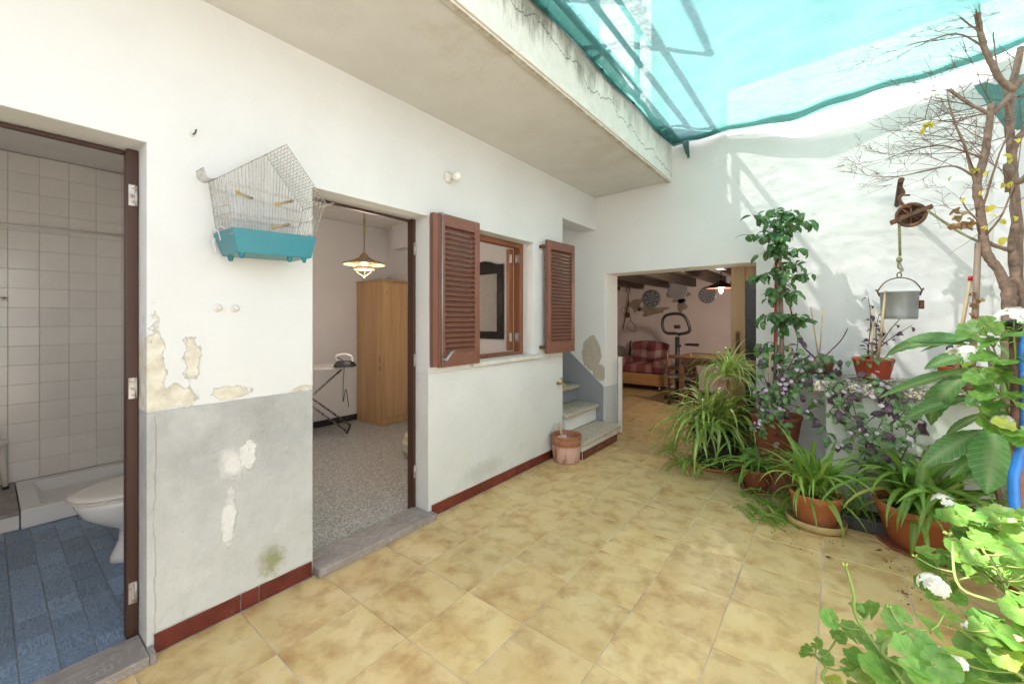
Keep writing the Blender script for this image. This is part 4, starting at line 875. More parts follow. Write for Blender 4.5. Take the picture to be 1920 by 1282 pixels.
c = at(1297,648,7.86); q = MB(); q.add([(c.x-.11,c.y-.06,c.z),(c.x+.03,c.y-.12,c.z+.0),(c.x+.13,c.y-.02,c.z-.01),(c.x+.10,c.y+.1,c.z-.01),(c.x-.02,c.y+.1,c.z),(c.x-.11,c.y-.06,c.z+.04),(c.x+.03,c.y-.12,c.z+.045),(c.x+.13,c.y-.02,c.z+.04),(c.x+.10,c.y+.1,c.z+.04),(c.x-.02,c.y+.1,c.z+.045)], [(4,3,2,1,0),(5,6,7,8,9)]+[(i,(i+1)%5,5+(i+1)%5,5+i) for i in range(5)]); q.build('saddle', MAT['dark'], bk, bev=.015)
# table, bowl, chair
tb = thing('dining_table', (.75,7.0,0), 'brown wooden table carrying a bowl in the living room', 'table')
tx0, tx1, ty0_, ty1_ = .27, 1.35, 6.75, 7.6
MB().box((tx0,ty0_,.775),(tx1,ty1_,.81)).build('top', MAT['table'], tb, bev=.006); MB().box((tx0+.06,ty0_+.05,.67),(tx1-.06,ty1_-.05,.774)).build('apron', MAT['table'], tb)
for x in (tx0+.07,tx1-.07):
    for y in (ty0_+.06,ty1_-.06): MB().box((x-.035,y-.035,.0),(x+.035,y+.035,.668)).build('leg', MAT['table'], tb, bev=.005)
c = at(1385,652,6.95); c.z = .811; bw_ = tag(MB().lathe([(.06,.0),(.09,.02),(.17,.09),(.185,.125),(.175,.128),(.08,.03),(.0001,.024)], 28, c).build('bowl', MAT['copper']), 'dark brown bowl standing on the wooden table', 'bowl')
chh = thing('dining_chair', (.18,7.0,0), 'wooden chair with pale woven seat pushed to the table', 'chair')
cx0, cy0 = .10, 6.95
for dx, dy, hh in ((0,0,.86),(0,.36,.43),(.36,0,.86),(.36,.36,.43)):
    MB().tube([(cx0+dx*.95,cy0+dy,0),(cx0+dx,cy0+dy-(.10 if hh > .5 else 0)*0,.43),(cx0+dx,cy0+dy-(.09 if hh > .5 else 0),hh)], .018, 8).build('leg', MAT['table'], chh)
MB().box((cx0-.02,cy0-.02,.43),(cx0+.38,cy0+.38,.465)).build('seat', MAT['wicker'], chh, bev=.012)
for z in (.60,.78): MB().box((cx0,cy0-.075,z-.03),(cx0+.36,cy0-.055,z+.03)).build('back_slat', MAT['table'], chh, bev=.005)
# plates on the back wall
for i, (u, v, rp_) in enumerate(((1222,560,17),(1271,543,18.5),(1327,553,16),(1381,531,11))):
    p = at(u, v, 8.745); d = (p-CAM).dot(_F); r_ = rp_*d/FPX; k = r_/.19
    o = MB().lathe([(.0001,-.012),(.11,-.014),(.185,-.030),(.19,-.026),(.12,-.004),(.0001,-.002)], 36, (0,0,0), Matrix.Rotation(R(-90),3,'X')); me = o.mesh('wall_plate'); me.materials.append(MAT['plate'])
    ob = inst('wall_plate', me, None, p, Euler((0,R(i*37),0)), k)
    tag(ob, ('white plate with dark radiating pattern above the plaid armchair', 'blue and white plate with tree pattern over the bare plaster patch', 'dark round plate with ringed pattern beside the lit lamp', 'small dark plate half hidden behind the wooden door')[i], 'plate')
# lit lamp, tools hanging on the wall
pc = at(1352,541,6.4); p2 = thing('pendant_lamp', pc, 'lit dark copper lamp with filament bulb in the living room', 'pendant lamp')
MB().lathe([(.02,.12),(.04,.105),(.06,.085),(.16,.04),(.195,.005),(.190,.003),(.15,.032),(.05,.075)], 32, pc).build('shade', MAT['copper'], p2); MB().lathe([(.012,.03),(.022,.0),(.026,-.035),(.018,-.06),(.0001,-.068)], 16, pc).build('bulb', MAT['flam'], p2)
ch = MB()
for k in range(int((2.19-pc.z-.12)/.03)): z = pc.z+.13+k*.03; ch.lathe([(.008,-.003),(.012,0),(.008,.003),(.005,0),(.008,-.003)], 8, (pc.x,pc.y,z), Matrix.Rotation(R(90),3,'X' if k % 2 else 'Y'))
ch.tube([(pc.x,pc.y,pc.z+.11),(pc.x,pc.y,2.19)], .0045, 6); ch.build('chain', MAT['rust'], p2)
ld = bpy.data.lights.new('living_lamp_light','POINT'); ld.energy = 15; ld.specular_factor = 1; ld.color = (1,.83,.68); ld.shadow_soft_size = .05; lo = bpy.data.objects.new('living_lamp_light', ld); COL.objects.link(lo); lo.parent = p2; lo.location = (0,0,-.10)
hk = thing('hanging_whisk', at(1180,580,8.70), 'iron hook with hanging rods and wire loops on the living room wall', 'tools')
MB().tube(spline([at(u,v,8.70) for u,v in ((1174,548),(1176,540),(1181,541),(1178,556),(1179,566))], 4), .008, 6).build('hook', MAT['rust'], hk); MB().tube([at(1179,564,8.68), at(1168,617,8.68)], .012, 6).build('rod', MAT['rust'], hk)
MB().tube(spline([at(u,v,8.69) for u,v in ((1178,570),(1183,600),(1192,612),(1190,622),(1180,618),(1176,610),(1181,602))], 5), .005, 6).build('wire_loop', MAT['rust'], hk); MB().lathe([(.01,.05),(.035,.03),(.04,-.04),(.02,-.06)], 12, at(1177,590,8.68)).build('bell', MAT['rust'], hk)
MB().tube(spline([at(u,v,8.69) for u,v in ((1178,572),(1171,590),(1165,582),(1170,575),(1176,586))], 5), .005, 6).build('wire_loop', MAT['rust'], hk)
wp = MB().box((.15,4.80,.005),(.20,4.83,.93)).build('white_board', MAT['plastic'], None, bev=.006); tag(wp, 'narrow white board standing inside the low doorway jamb', 'board')

# ================================================================== plants: leaf shapes
UP = V((0,0,1))
def leafmesh(name, mat, prof, L=1.0, fold=.25, droop=.3, n=7, serr=0, corr=0.0, twist=0.0, rise=0.0, tooth=.1):
    """leaf from the origin along +Y, blade normal +Z; prof(t) half width; folded along the midrib and drooping"""
    m = MB(); vs = []; at_ = []; th = rise; pos = V((0,0,0)); ds = L/n
    for i in range(n+1):
        t = i/n; w_ = max(prof(t), .0004)*L
        if serr and 0 < i < n and i % 2: w_ *= 1-tooth
        tw = twist*t; c = V((math.cos(tw), 0, math.sin(tw)))
        nz = V((0, -math.sin(th), math.cos(th))); z = fold*w_+corr*L*(1 if i % 2 else 0)
        vs += [pos-c*w_+nz*z, pos+nz*(corr*L*.3 if i % 2 else 0), pos+c*w_+nz*z]; at_ += [0.001, 1.0, .001]
        pos = pos+V((0, math.cos(th), math.sin(th)))*ds; th -= droop*(1.0+t)/n*1.5
    m.add(vs, [(i*3+k,i*3+k+1,(i+1)*3+k+1,(i+1)*3+k) for i in range(n) for k in range(2)], True, at_)
    me = m.mesh(name); me.materials.append(mat); return me
strapw = lambda w_: (lambda t: w_*(min(1, .55+t*2.2) if t < .25 else 1.0)*(1-max(0, (t-.35)/.65)**1.6))
ellw = lambda w_, p=.45: (lambda t: w_*(math.sin(math.pi*min(1, (t/p)*.5)) if t < p else math.cos(math.pi*.5*((t-p)/(1-p)))**.85) if 0 < t < 1 else 0.0)
STRAP = {}
def straps(key, mat, w_=.018, base=1.35):
    if key not in STRAP:
        rr = random.Random(hash(key) % 1000 if False else len(STRAP)*7+3)
        STRAP[key] = [leafmesh('strap_leaf', mat, strapw(w_*rr.uniform(.8,1.2)), 1.0, .35, rr.uniform(.45,1.6), 9, twist=rr.uniform(-.7,.7), rise=0.0) for k in range(9)]
    return STRAP[key]
def strap_rosette(parent, c, n, L, key, mat, w_=.018, elev=(35,85), seed=1, flat=0.0, azr=(0,360), rad=.04):
    rr = random.Random(seed); ms = straps(key, mat, w_)
    for i in range(n):
        az = R(rr.uniform(*azr)); el = R(rr.uniform(*elev)); l = rr.uniform(*L)
        p = V(c)+V((rr.uniform(-1,1)*rad, rr.uniform(-1,1)*rad, rr.uniform(-.01,.02)))
        q = Quaternion(UP, az) @ Quaternion(V((1,0,0)), el) @ Quaternion(V((0,1,0)), R(rr.uniform(-25,25)))
        inst('leaf', rr.choice(ms), parent, p, q, (l*rr.uniform(.85,1.2), l, l))
def geranium_leaf(name, mat, seed):
    rr = random.Random(seed); m = MB(); n = 43; vs = [V((0,0,0))]; at_ = [.9]; ph = rr.uniform(0, 6)
    for k, fr in ((0,.5),(1,1.0)):
        for i in range(n):
            a = 2*math.pi*(i/(n-1)*.93+.035)-math.pi/2          # notch at the stalk
            lob = 1+.055*math.cos(a*7+ph*.2)+(.022*math.cos(i*math.pi) if k else 0)
            r_ = fr*lob*(1-.10*math.cos(a+math.pi/2)); z = .14*fr*fr+.055*fr*math.sin(a*7+ph)*fr+.13*fr*math.sin(a*2+ph)+.05*math.sin(a*3+2*ph)*fr
            vs.append(V((r_*math.cos(a), r_*math.sin(a)*.95+.15, z))); at_.append(.45 if k == 0 else .02)
    fs = [(0,1+i,2+i) for i in range(n-1)]+[(1+i,1+n+i,2+n+i,2+i) for i in range(n-1)]
    m.add(vs, fs, True, at_); me = m.mesh(name); me.materials.append(mat); return me
GL = [geranium_leaf('geranium_leaf', MAT['geran'], s) for s in range(6)]
FL = [leafmesh('ficus_leaf', MAT['ficus'], ellw(.215,.40), 1, .25, .5+.3*k, 6, twist=.2*k-.3) for k in range(4)]
BL = [leafmesh('broad_leaf', MAT['big'], ellw(.155,.52), 1, .18, .15+.25*k, 17, serr=1, corr=.006, twist=.25*k-.3) for k in range(4)]
PL = [leafmesh('trailing_leaf', MAT['peri'], ellw(.26,.4), 1, .3, .5+.3*k, 5, twist=.3*k-.4) for k in range(3)]
PU = [leafmesh('purple_leaf', MAT['purple'], ellw(.24,.4), 1, .4, .7+.3*k, 5, twist=.3*k-.4) for k in range(3)]
YL = [leafmesh('tree_leaf', MAT['yel'], ellw(.30,.4), 1, .3, .8, 5, twist=.3*k) for k in range(3)]
DL = [leafmesh('dry_leaf', MAT['dry'], ellw(.34,.4), 1, .7, 2.2, 6, twist=.8*k) for k in range(3)]
def facing(nrm, tip, rr, jit=25):
    """orientation with the blade's normal near nrm and the tip pointing near tip"""
    n_ = V(nrm).normalized(); y = V(tip)-n_*V(tip).dot(n_)
    y = y.normalized() if y.length > 1e-4 else n_.orthogonal().normalized(); x = y.cross(n_)
    q = Matrix((x, y, n_)).transposed().to_quaternion()
    return q @ Euler((R(rr.uniform(-jit,jit)), R(rr.uniform(-jit,jit)), R(rr.uniform(-jit,jit)))).to_quaternion()
# flowers
def umbel(mat, seed, n=12):
    rr = random.Random(seed); m = MB()
    for i in range(n):
        d = V((rr.uniform(-1,1), rr.uniform(-1,1), rr.uniform(.15,1))).normalized(); c = V((d.x*.9, d.y*.9, d.z*.6)); u = d.orthogonal().normalized(); w_ = d.cross(u)
        for k in range(5):
            a = 2*math.pi*k/5+rr.uniform(0,.4); e = u*math.cos(a)+w_*math.sin(a); s_ = d.cross(e)
            m.add([c, c+e*.25+s_*.19+d*.07, c+e*.52+s_*.13+d*.0, c+e*.52-s_*.13+d*.03, c+e*.25-s_*.19+d*.05], [(0,4,3,2,1)], True)
    me = m.mesh('flower_head'); me.materials.append(mat); return me
UM = [umbel(MAT['petal'], s) for s in range(3)]
def budmesh():
    m = MB(); rr = random.Random(4)
    for i in range(12):
        d = V((rr.uniform(-1,1), rr.uniform(-1,1), rr.uniform(-.1,1))).normalized(); m.tube([d*.2, d*.7, d*1.0], [.10,.22,.06], 5)
    me = m.mesh('bud_cluster'); me.materials.append(MAT['bud']); return me
BU = budmesh(); LI = umbel(MAT['lilac'], 9, 4)

# ================================================================== pots
def pot(c, r0, r1, h, mat, label, cat='potted plant', name='potted_plant', rim=.035, group=None, sq=1.0):
    t_ = thing(name, c, label, cat, group)
    p_ = MB().lathe([(r0*.96,.0),(r0,.004),(r1*.965,h-rim),(r1*1.0,h-rim*.9),(r1*1.02,h-.008),(r1*1.01,h),(r1*.95,h),(r1*.92,h-.03),(r0*.9,.02),(.0001,.018)], 36, c, sx=sq).build('pot', mat, t_)
    MB().lathe([(r1*.925,h-.045),(r1*.5,h-.035),(.0001,h-.03)], 24, c, sx=sq).build('soil', MAT['soil'], t_)
    return t_
def saucer(c, r, h, mat, label, sx=1.0):
    return tag(MB().lathe([(r*.86,.0),(r*.98,.01),(r,h),(r*.965,h),(r*.93,.014),(.0001,.012)], 36, c, sx=sx).build('saucer', mat), label, 'saucer')
# big dark planter with the spider plant, and a second rosette growing out of it
c = V((1.40,4.00,.0)); c.xy = atz(1340,872).xy; saucer(c, .235, .035, MAT['terra'], 'terracotta saucer under the dark grey planter')
c = c+V((0,0,.016)); sp1 = pot(c, .17, .205, .33, MAT['blackpot'], 'large spider plant overflowing a dark grey planter beside the low doorway')
cp = c+V((0,0,.33)); strap_rosette(sp1, cp, 250, (.40,.78), 'sp', MAT['spider'], .024, (15,86), 11, rad=.12)
stk = at(1365,705,4.0); MB().tube(spline([cp, cp+V((.02,0,.12)), stk+V((0,0,-.03))], 4), .008, 6).build('stalk', MAT['gstem'], sp1)
strap_rosette(sp1, stk, 90, (.28,.50), 'sp', MAT['spider'], .027, (5,85), 12, rad=.04)
strap_rosette(sp1, stk+V((-.02,-.04,-.03)), 18, (.08,.20), 'dry', MAT['dry'], .03, (-60,10), 14, rad=.04)
for i, (u, v, Y, n_) in enumerate(((1330,800,3.83,18),(1300,868,3.85,30),(1262,845,4.05,26),(1345,866,3.78,14),(1285,825,3.95,22),(1275,870,3.98,26))):
    p = at(u, v, Y); p.z = max(p.z, .03); MB().tube(spline([cp+V((0,-.12,0)), (cp+p)/2+V((0,-.08,.06)), p], 5), .0035, 5).build('runner', MAT['gstem'], sp1)
    strap_rosette(sp1, p, n_, (.16,.32), 'sp2', MAT['spider2'], .024, (-20,60), 20+i, rad=.03)
# ficus in its brown pot, on an upturned pot
c = at(1454,836,4.02); c = V((c.x, 4.02, c.z)); rr = random.Random(3); zb = c.z
tag(MB().lathe([(.15,.0),(.15,.03),(.135,.035),(.115,zb-.002),(.0001,zb-.001)], 28, V((c.x,c.y,0))).build('pot_stand', MAT['terra2']), 'upturned brown pot carrying the ficus pot', 'pot')
fc = pot(c, .145, .185, .265, MAT['terra2'], 'young ficus tree tied to a red stake in a brown pot', rim=.03)
b0 = c+V((0,0,.24)); top = at(1462,425,4.02)
MB().tube(spline([b0+V((.03,0,0)), at(1466,650,4.02), at(1464,560,4.01), at(1462,480,4.02), top], 5), [.017]*6+[.015]*6+[.012]*8+[.008], 8).build('trunk', MAT['bark'], fc)
MB().tube(spline([b0+V((-.03,-.02,0)), at(1456,640,4.0), at(1459,520,4.0)], 5), .009, 6).build('trunk', MAT['bark'], fc)
sk = MB().tube([at(1452,770,4.04), at(1456,440,4.04)], .011, 8).build('stake', MAT['redtape'], fc)
for (u, v) in ((1442,770),(1480,760)): MB().tube([at(u,v,3.98), at(u+2,v-110,3.98)], .009, 7).build('cane', MAT['bamboo'], fc)
def leafy(parent, path, n, ms, size, rr, spread=.05, down=.5, r0=.004, mat=None, nm='branch'):
    pts = spline(path, 5); MB().tube(pts, [r0*(1-.6*i/(len(pts)-1)) for i in range(len(pts))], 5).build(nm, mat or MAT['twig'], parent)
    for k in range(n):
        f_ = (k+.7)/n; i = min(len(pts)-2, int(f_*(len(pts)-1))); p = pts[i].lerp(pts[i+1], f_*(len(pts)-1)-i)
        d = V((rr.uniform(-1,1), rr.uniform(-1,.6), rr.uniform(-.6,.5)-down)).normalized()
        inst('leaf', rr.choice(ms), parent, p+d*spread*rr.uniform(.1,.5), facing(V((rr.uniform(-.5,.5), -.5+rr.uniform(-.5,.3), .8)), d, rr, 20), rr.uniform(*size))
for (u0, v0, u1, v1, n_) in ((1462,440,1410,402,13),(1462,430,1450,390,12),(1462,435,1510,398,14),(1462,450,1520,412,13),(1462,460,1400,440,11),(1462,470,1425,478,11),(1462,480,1505,470,12),(1460,500,1500,500,11),(1460,520,1420,520,7),(1460,540,1522,512,12),(1460,420,1485,395,12),(1460,445,1440,440,11),(1462,470,1465,440,13),(1462,500,1470,520,10),(1462,540,1440,560,7),(1462,590,1430,600,8),(1462,610,1500,590,9),(1462,620,1518,600,7),(1462,650,1425,650,8),(1462,660,1440,690,7),(1464,560,1500,550,7)):
    a = at(u0,v0,4.02); b = at(u1,v1,4.02+rr.uniform(-.22,.10)); leafy(fc, [a, (a+b)/2+V((0,0,.04)), b], n_+8, FL, (.065,.11), rr)
# small terracotta pot with weeds, cut trailing leaves on the tiles
c = atz(1420,918); c = V((c.x, c.y, 0)); saucer(c, .125, .025, MAT['terra2'], 'brown saucer under the small weedy pot')
c = c+V((0,0,.013)); wp_ = pot(c, .085, .115, .17, MAT['terra2'], 'small terracotta pot of mixed weeds trailing over the tiles'); cp = c+V((0,0,.15)); rr = random.Random(8)
strap_rosette(wp_, cp, 46, (.24,.46), 'sp2', MAT['spider2'], .024, (10,80), 31, rad=.06)
for k in range(20): p = cp+V((rr.uniform(-.13,.10), rr.uniform(-.10,.08), rr.uniform(.04,.16))); inst('leaf', rr.choice(GL), wp_, p, facing((rr.uniform(-.4,.4),-.3,1), (rr.uniform(-1,1),-1,0), rr), rr.uniform(.022,.045)); MB().tube([cp+V((rr.uniform(-.04,.04),0,0)), p], .0022, 4).build('stem', MAT['gstem'], wp_)
for (u, v, n_, sd) in ((1400,925,26,41),(1440,950,34,42),(1415,962,24,43),(1385,900,20,44),(1470,962,24,45),(1460,930,26,46),(1430,968,22,47),(1485,945,20,48)):
    p = atz(u, v, .015); strap_rosette(wp_, p, n_, (.14,.32), 'sp3', MAT['spider2'], .022, (-3,30), sd, rad=.08, azr=(-160,60))
# terracotta pot with strap leaves in a tan oval saucer
c = atz(1529,984); c = V((c.x, c.y, 0)); saucer(c, .158, .055, MAT['tan'], 'tan plastic saucer under the terracotta pot of strap leaves', 1.08)
c = c+V((0,0,.014)); tp1 = pot(c, .112, .148, .215, MAT['terra'], 'terracotta pot of green strap leaves standing in a tan saucer', rim=.045); cp = c+V((0,0,.19))
strap_rosette(tp1, cp, 85, (.30,.58), 'st2', MAT['spider2'], .030, (46,87), 51, rad=.06); strap_rosette(tp1, cp, 12, (.30,.48), 'st2', MAT['spider2'], .030, (5,35), 52, rad=.06)
MB().tube([cp+V((.03,-.03,0)), cp+V((.03,-.03,.10))], .006, 6).build('cane', MAT['bamboo'], tp1)
# big round terracotta bowl with wide strap leaves
c = atz(1736,1026); c = V((c.x, c.y, 0)); saucer(c, .235, .02, MAT['terra2'], 'shallow brown saucer under the wide terracotta bowl', 1.0)
c = c+V((0,0,.014)); tp2 = pot(c, .175, .245, .25, MAT['terra'], 'wide terracotta bowl of broad arching strap leaves before the cistern', rim=.05); cp = c+V((-.01,0,.20))
strap_rosette(tp2, cp, 84, (.40,.72), 'st3', MAT['spider2'], .040, (46,86), 61, rad=.11); strap_rosette(tp2, cp, 9, (.36,.55), 'st3', MAT['spider2'], .040, (15,40), 62, rad=.10, azr=(20,260))
# dark trough and grass between the two
tr_ = thing('planting_trough', (2.36,3.62,0), 'dark low trough of fine grass between the terracotta pots', 'planter'); MB().box((2.22,3.55,.0),(2.52,3.72,.09)).build('trough', MAT['blackpot'], tr_, bev=.01); MB().box((2.235,3.565,.088),(2.505,3.705,.095)).build('soil', MAT['soil'], tr_)
strap_rosette(tr_, (2.36,3.62,.09), 60, (.16,.36), 'gr', MAT['spider2'], .010, (30,88), 71, rad=.10); strap_rosette(tr_, (2.20,3.60,.09), 30, (.2,.42), 'gr', MAT['spider2'], .010, (30,80), 72, rad=.06)

# ---------------- pots on the cistern
def cistern_pot(u, v, Y, r0, r1, h, mat, lab): p = at(u, v, Y); return pot(V((p.x, Y, .951)), r0, r1, h, mat, lab, rim=.03), V((p.x, Y, .951))
c = at(1637,690,3.95); tag(MB().lathe([(.10,.0),(.125,.022),(.12,.024),(.095,.008),(.0001,.007)], 30, V((c.x,3.95,.9505))).build('saucer', MAT['pale']), 'pale saucer under the ribbed red pot on the cistern', 'saucer')
rp1 = pot(V((c.x,3.95,.961)), .088, .118, .155, MAT['redpot'], 'red plastic pot with bare purple shoots on the cistern top', rim=.03); rr = random.Random(21); c0 = V((c.x,3.95,1.10))
for (u, v) in ((1628,555),(1633,600),(1648,590),(1700,585),(1710,610),(1616,640)):
    b = at(u, v, 3.93); leafy(rp1, [c0+V((rr.uniform(-.05,.05),0,0)), (c0+b)/2+V((0,0,.04)), b], 6, PU, (.035,.06), rr, .03, -.2, .0045, MAT['pstem'], 'shoot')
MB().tube([c0+V((.02,-.02,-.05)), at(1661,545,3.93)], .009, 7).build('cane', MAT['bamboo'], rp1); MB().tube([c0+V((-.01,0,-.05)), at(1638,578,3.93)], .007, 7).build('cane', MAT['bamboo'], rp1)
for k in range(14): p = c0+V((rr.uniform(-.15,.10), -.08+rr.uniform(-.04,.04), rr.uniform(-.02,.05))); inst('leaf', rr.choice(PL), rp1, p, facing((0,-.3,1),(rr.uniform(-1,1),-.6,-.3),rr,30), rr.uniform(.04,.07))
rp2, c1 = cistern_pot(1536,680,4.05,.075,.10,.13,MAT['redpot'],'red pot with thin canes and wilting stems on the cistern corner'); c1 = c1+V((0,0,.11)); rr = random.Random(22)
for (u, v) in ((1520,575),(1543,578)): MB().tube([c1, at(u, v, 4.03)], .006, 6).build('cane', MAT['bamboo'], rp2)
MB().tube(spline([c1, at(1500,640,4.0), at(1480,570,3.98), at(1468,520,3.98)], 5), .006, 6).build('stem', MAT['pstem'], rp2); MB().tube(spline([c1, at(1575,640,4.0), at(1590,615,4.0)], 5), .004, 6).build('stem', MAT['pstem'], rp2)
for k in range(18): p = c1+V((rr.uniform(-.12,.14), -.06+rr.uniform(-.05,.05), rr.uniform(-.05,.06))); inst('leaf', rr.choice(PL+PU), rp2, p, facing((0,-.3,1),(rr.uniform(-1,1),-.6,-.2),rr,35), rr.uniform(.04,.075))
rp3, c2 = cistern_pot(1803,690,3.92,.09,.115,.14,MAT['redpot'],'red pot half hidden behind the broad leaved shrub on the cistern'); c2 = c2+V((0,0,.12))
for k in range(10): p = c2+V((rr.uniform(-.10,.10), rr.uniform(-.06,.06), rr.uniform(.02,.16))); MB().tube([c2, p], .003, 5).build('stem', MAT['pstem'], rp3); inst('leaf', rr.choice(PU), rp3, p, facing((0,-.3,1),(rr.uniform(-1,1),-.6,.3),rr,30), rr.uniform(.05,.08))

# ---------------- trailing purple-stemmed plants hanging over the cistern edge
def trailer(name, label, base, paths, seed, size=(.048,.088), dens=7, ms=None, fl_=.25):
    t_ = thing(name, base, label, 'plant'); rr = random.Random(seed)
    for path in paths:
        pts = [at(u, v, Y)+V((rr.uniform(-.02,.02), 0, rr.uniform(-.02,.02))) for u, v, Y in path]; sp_ = spline(pts, 6)
        MB().tube(sp_, [.0042*(1-.55*i/(len(sp_)-1)) for i in range(len(sp_))], 5).build('stem', MAT['pstem'], t_)
        L = sum((sp_[i+1]-sp_[i]).length for i in range(len(sp_)-1)); n_ = int(L*dens*5)
        for k in range(n_):
            f_ = (k+.5)/n_*(len(sp_)-1); i = min(len(sp_)-2, int(f_)); p = sp_[i].lerp(sp_[i+1], f_-i)
            d = V((rr.uniform(-1,1), -rr.random(), rr.uniform(-.9,.6))).normalized(); s_ = rr.uniform(*size)
            inst('leaf', rr.choice(ms or (PL+PL+PL+PU)), t_, p, facing(V((rr.uniform(-.4,.4), -.6, .8)), d, rr, 25), s_)
            if rr.random() < fl_*.35: inst('flower', LI, t_, p+d*.03+V((0,-.02,.02)), facing((0,-.6,.7),(0,0,1),rr,30), rr.uniform(.016,.026))
    return t_
rr = random.Random(77)
P1 = [[(1545+rr.uniform(-30,20),680+rr.uniform(-15,20),3.95),(1520+rr.uniform(-50,30),690+rr.uniform(-20,30),3.80),(1480+rr.uniform(-60,60),740+rr.uniform(-30,40),3.78),(1470+rr.uniform(-60,70),790+rr.uniform(-30,40),3.80)] for k in range(9)]
P1 += [[(1460,770,3.95),(1440,720,3.9),(1425,680,3.88),(1430,640,3.88)],[(1470,770,3.92),(1490,720,3.85),(1500,690,3.85)],[(1450,770,3.9),(1420,740,3.85),(1405,720,3.85)],[(1490,770,3.85),(1530,790,3.75),(1555,830,3.7)],[(1475,700,3.8),(1500,640,3.85),(1478,590,3.9)]]
trailer('trailing_plant', 'purple stemmed trailing plant with lilac flowers hanging by the ficus pot', at(1520,700,3.95), P1, 5)
P2 = [[(1610+rr.uniform(-20,60),705+rr.uniform(-10,10),3.80),(1600+rr.uniform(-40,90),745+rr.uniform(-20,20),3.68),(1620+rr.uniform(-60,100),800+rr.uniform(-30,30),3.62),(1640+rr.uniform(-80,110),860+rr.uniform(-30,40),3.60)] for k in range(7)]
P2 += [[(1600,900,3.62),(1640,830,3.6),(1690,770,3.62),(1710,740,3.66)],[(1560,770,3.66),(1590,800,3.62),(1640,850,3.6),(1690,880,3.58)],[(1690,880,3.6),(1720,800,3.6),(1735,780,3.6)]]
trailer('trailing_plant', 'lilac flowered trailing plant spilling down the front of the cistern', at(1640,700,3.85), P2, 6)

# ---------------- broad leaved shrub at the cistern end
bs = thing('broad_leaved_shrub', (3.0,3.35,0), 'shrub with long serrated broad leaves reaching over the cistern', 'shrub'); rr = random.Random(31)
stem = spline([(3.02,3.35,.02), at(1868,900,3.35), at(1862,780,3.35), at(1858,690,3.35), at(1850,640,3.35)], 5)
MB().tube(stem, [.016-.009*i/(len(stem)-1) for i in range(len(stem))], 8).build('stem', MAT['bark'], bs)
pb_ = MB().lathe([(.12,.0),(.15,.22),(.158,.22),(.158,.25),(.145,.25),(.13,.2),(.0001,.2)], 28, (3.02,3.35,.0)).build('pot', MAT['terra'], bs)
for (u0, v0, u1, v1, Y1, wid) in ((1852,690,1640,690,3.30,1.0),(1852,650,1655,645,3.30,1.0),(1850,690,1685,725,3.15,1.3),(1852,660,1745,690,3.25,1.5),(1850,640,1790,595,3.3,1.0),(1856,630,1735,612,3.25,.9),(1858,800,1735,845,3.10,1.3),(1860,770,1770,790,3.20,1.2),(1862,830,1790,880,3.15,1.2),(1868,780,1855,905,3.05,1.9),(1860,720,1800,760,3.2,1.3),(1862,650,1905,600,3.2,1.1),(1866,700,1915,690,3.2,1.2),(1860,740,1700,770,3.2,1.1),(1858,640,1700,655,3.4,1.2),(1866,760,1910,790,3.2,1.3),(1862,860,1815,905,3.2,1.1),(1858,620,1880,575,3.35,1.0)):
    a = at(u0, v0, 3.33); b = at(u1, v1, Y1); d = b-a; L = d.length*1.05; mid = a+d*.12
    MB().tube([a, mid], .005, 6).build('petiole', MAT['gstem'], bs)
    q = facing(V((rr.uniform(-.3,.3), -.55, .8)), d, rr, 8); inst('leaf', BL[rr.randrange(3)], bs, mid, q, (L*.92*wid*.8, L*.92, L*.92))

# ---------------- geraniums: stems, round leaves, white umbels and buds
def geranium(base, label, leaves, flowers=(), buds=(), mains=(), seed=1, potr=.14, poth=.2, potmat=None, jit=22):
    rr = random.Random(seed); g = pot(V((base[0],base[1],base[2])), potr*.78, potr, poth, potmat or MAT['terra'], label); c = V((base[0],base[1],base[2]+poth-.03)); nodes = [c]
    for m_ in mains:
        pts = spline([c]+[V(q) for q in m_], 6); MB().tube(pts, [.0068-.0032*i/(len(pts)-1) for i in range(len(pts))], 7).build('stem', MAT['gstem'], g); nodes += pts[3:]
    def link(p, r_, below=.05):
        nd = min(nodes, key=lambda q: (q-p).length+max(0, q.z-p.z+.0)*1.5); m_ = (nd+p)/2+V((0,0,-.01)); MB().tube(spline([nd, m_, p], 4), r_, 5).build('petiole', MAT['gstem'], g)
        return nd
    for p, s_ in leaves:
        p = V(p); nd = link(p, .0028); d = p-nd; d.z *= .2
        inst('leaf', rr.choice(GL), g, p, facing(V((rr.uniform(-.45,.45), -.35+rr.uniform(-.4,.4), .9)), d if d.length > .01 else V((0,-1,0)), rr, jit), s_)
    for p, s_ in flowers: p = V(p); link(p, .003); inst('flower_head', rr.choice(UM), g, p, facing((rr.uniform(-.3,.3),-.3,1),(1,0,0),rr,20), s_*1.35)
    for p, s_ in buds: p = V(p); link(p, .003); inst('bud', BU, g, p, facing((0,-.1,1),(1,0,0),rr,20), s_)
    return g
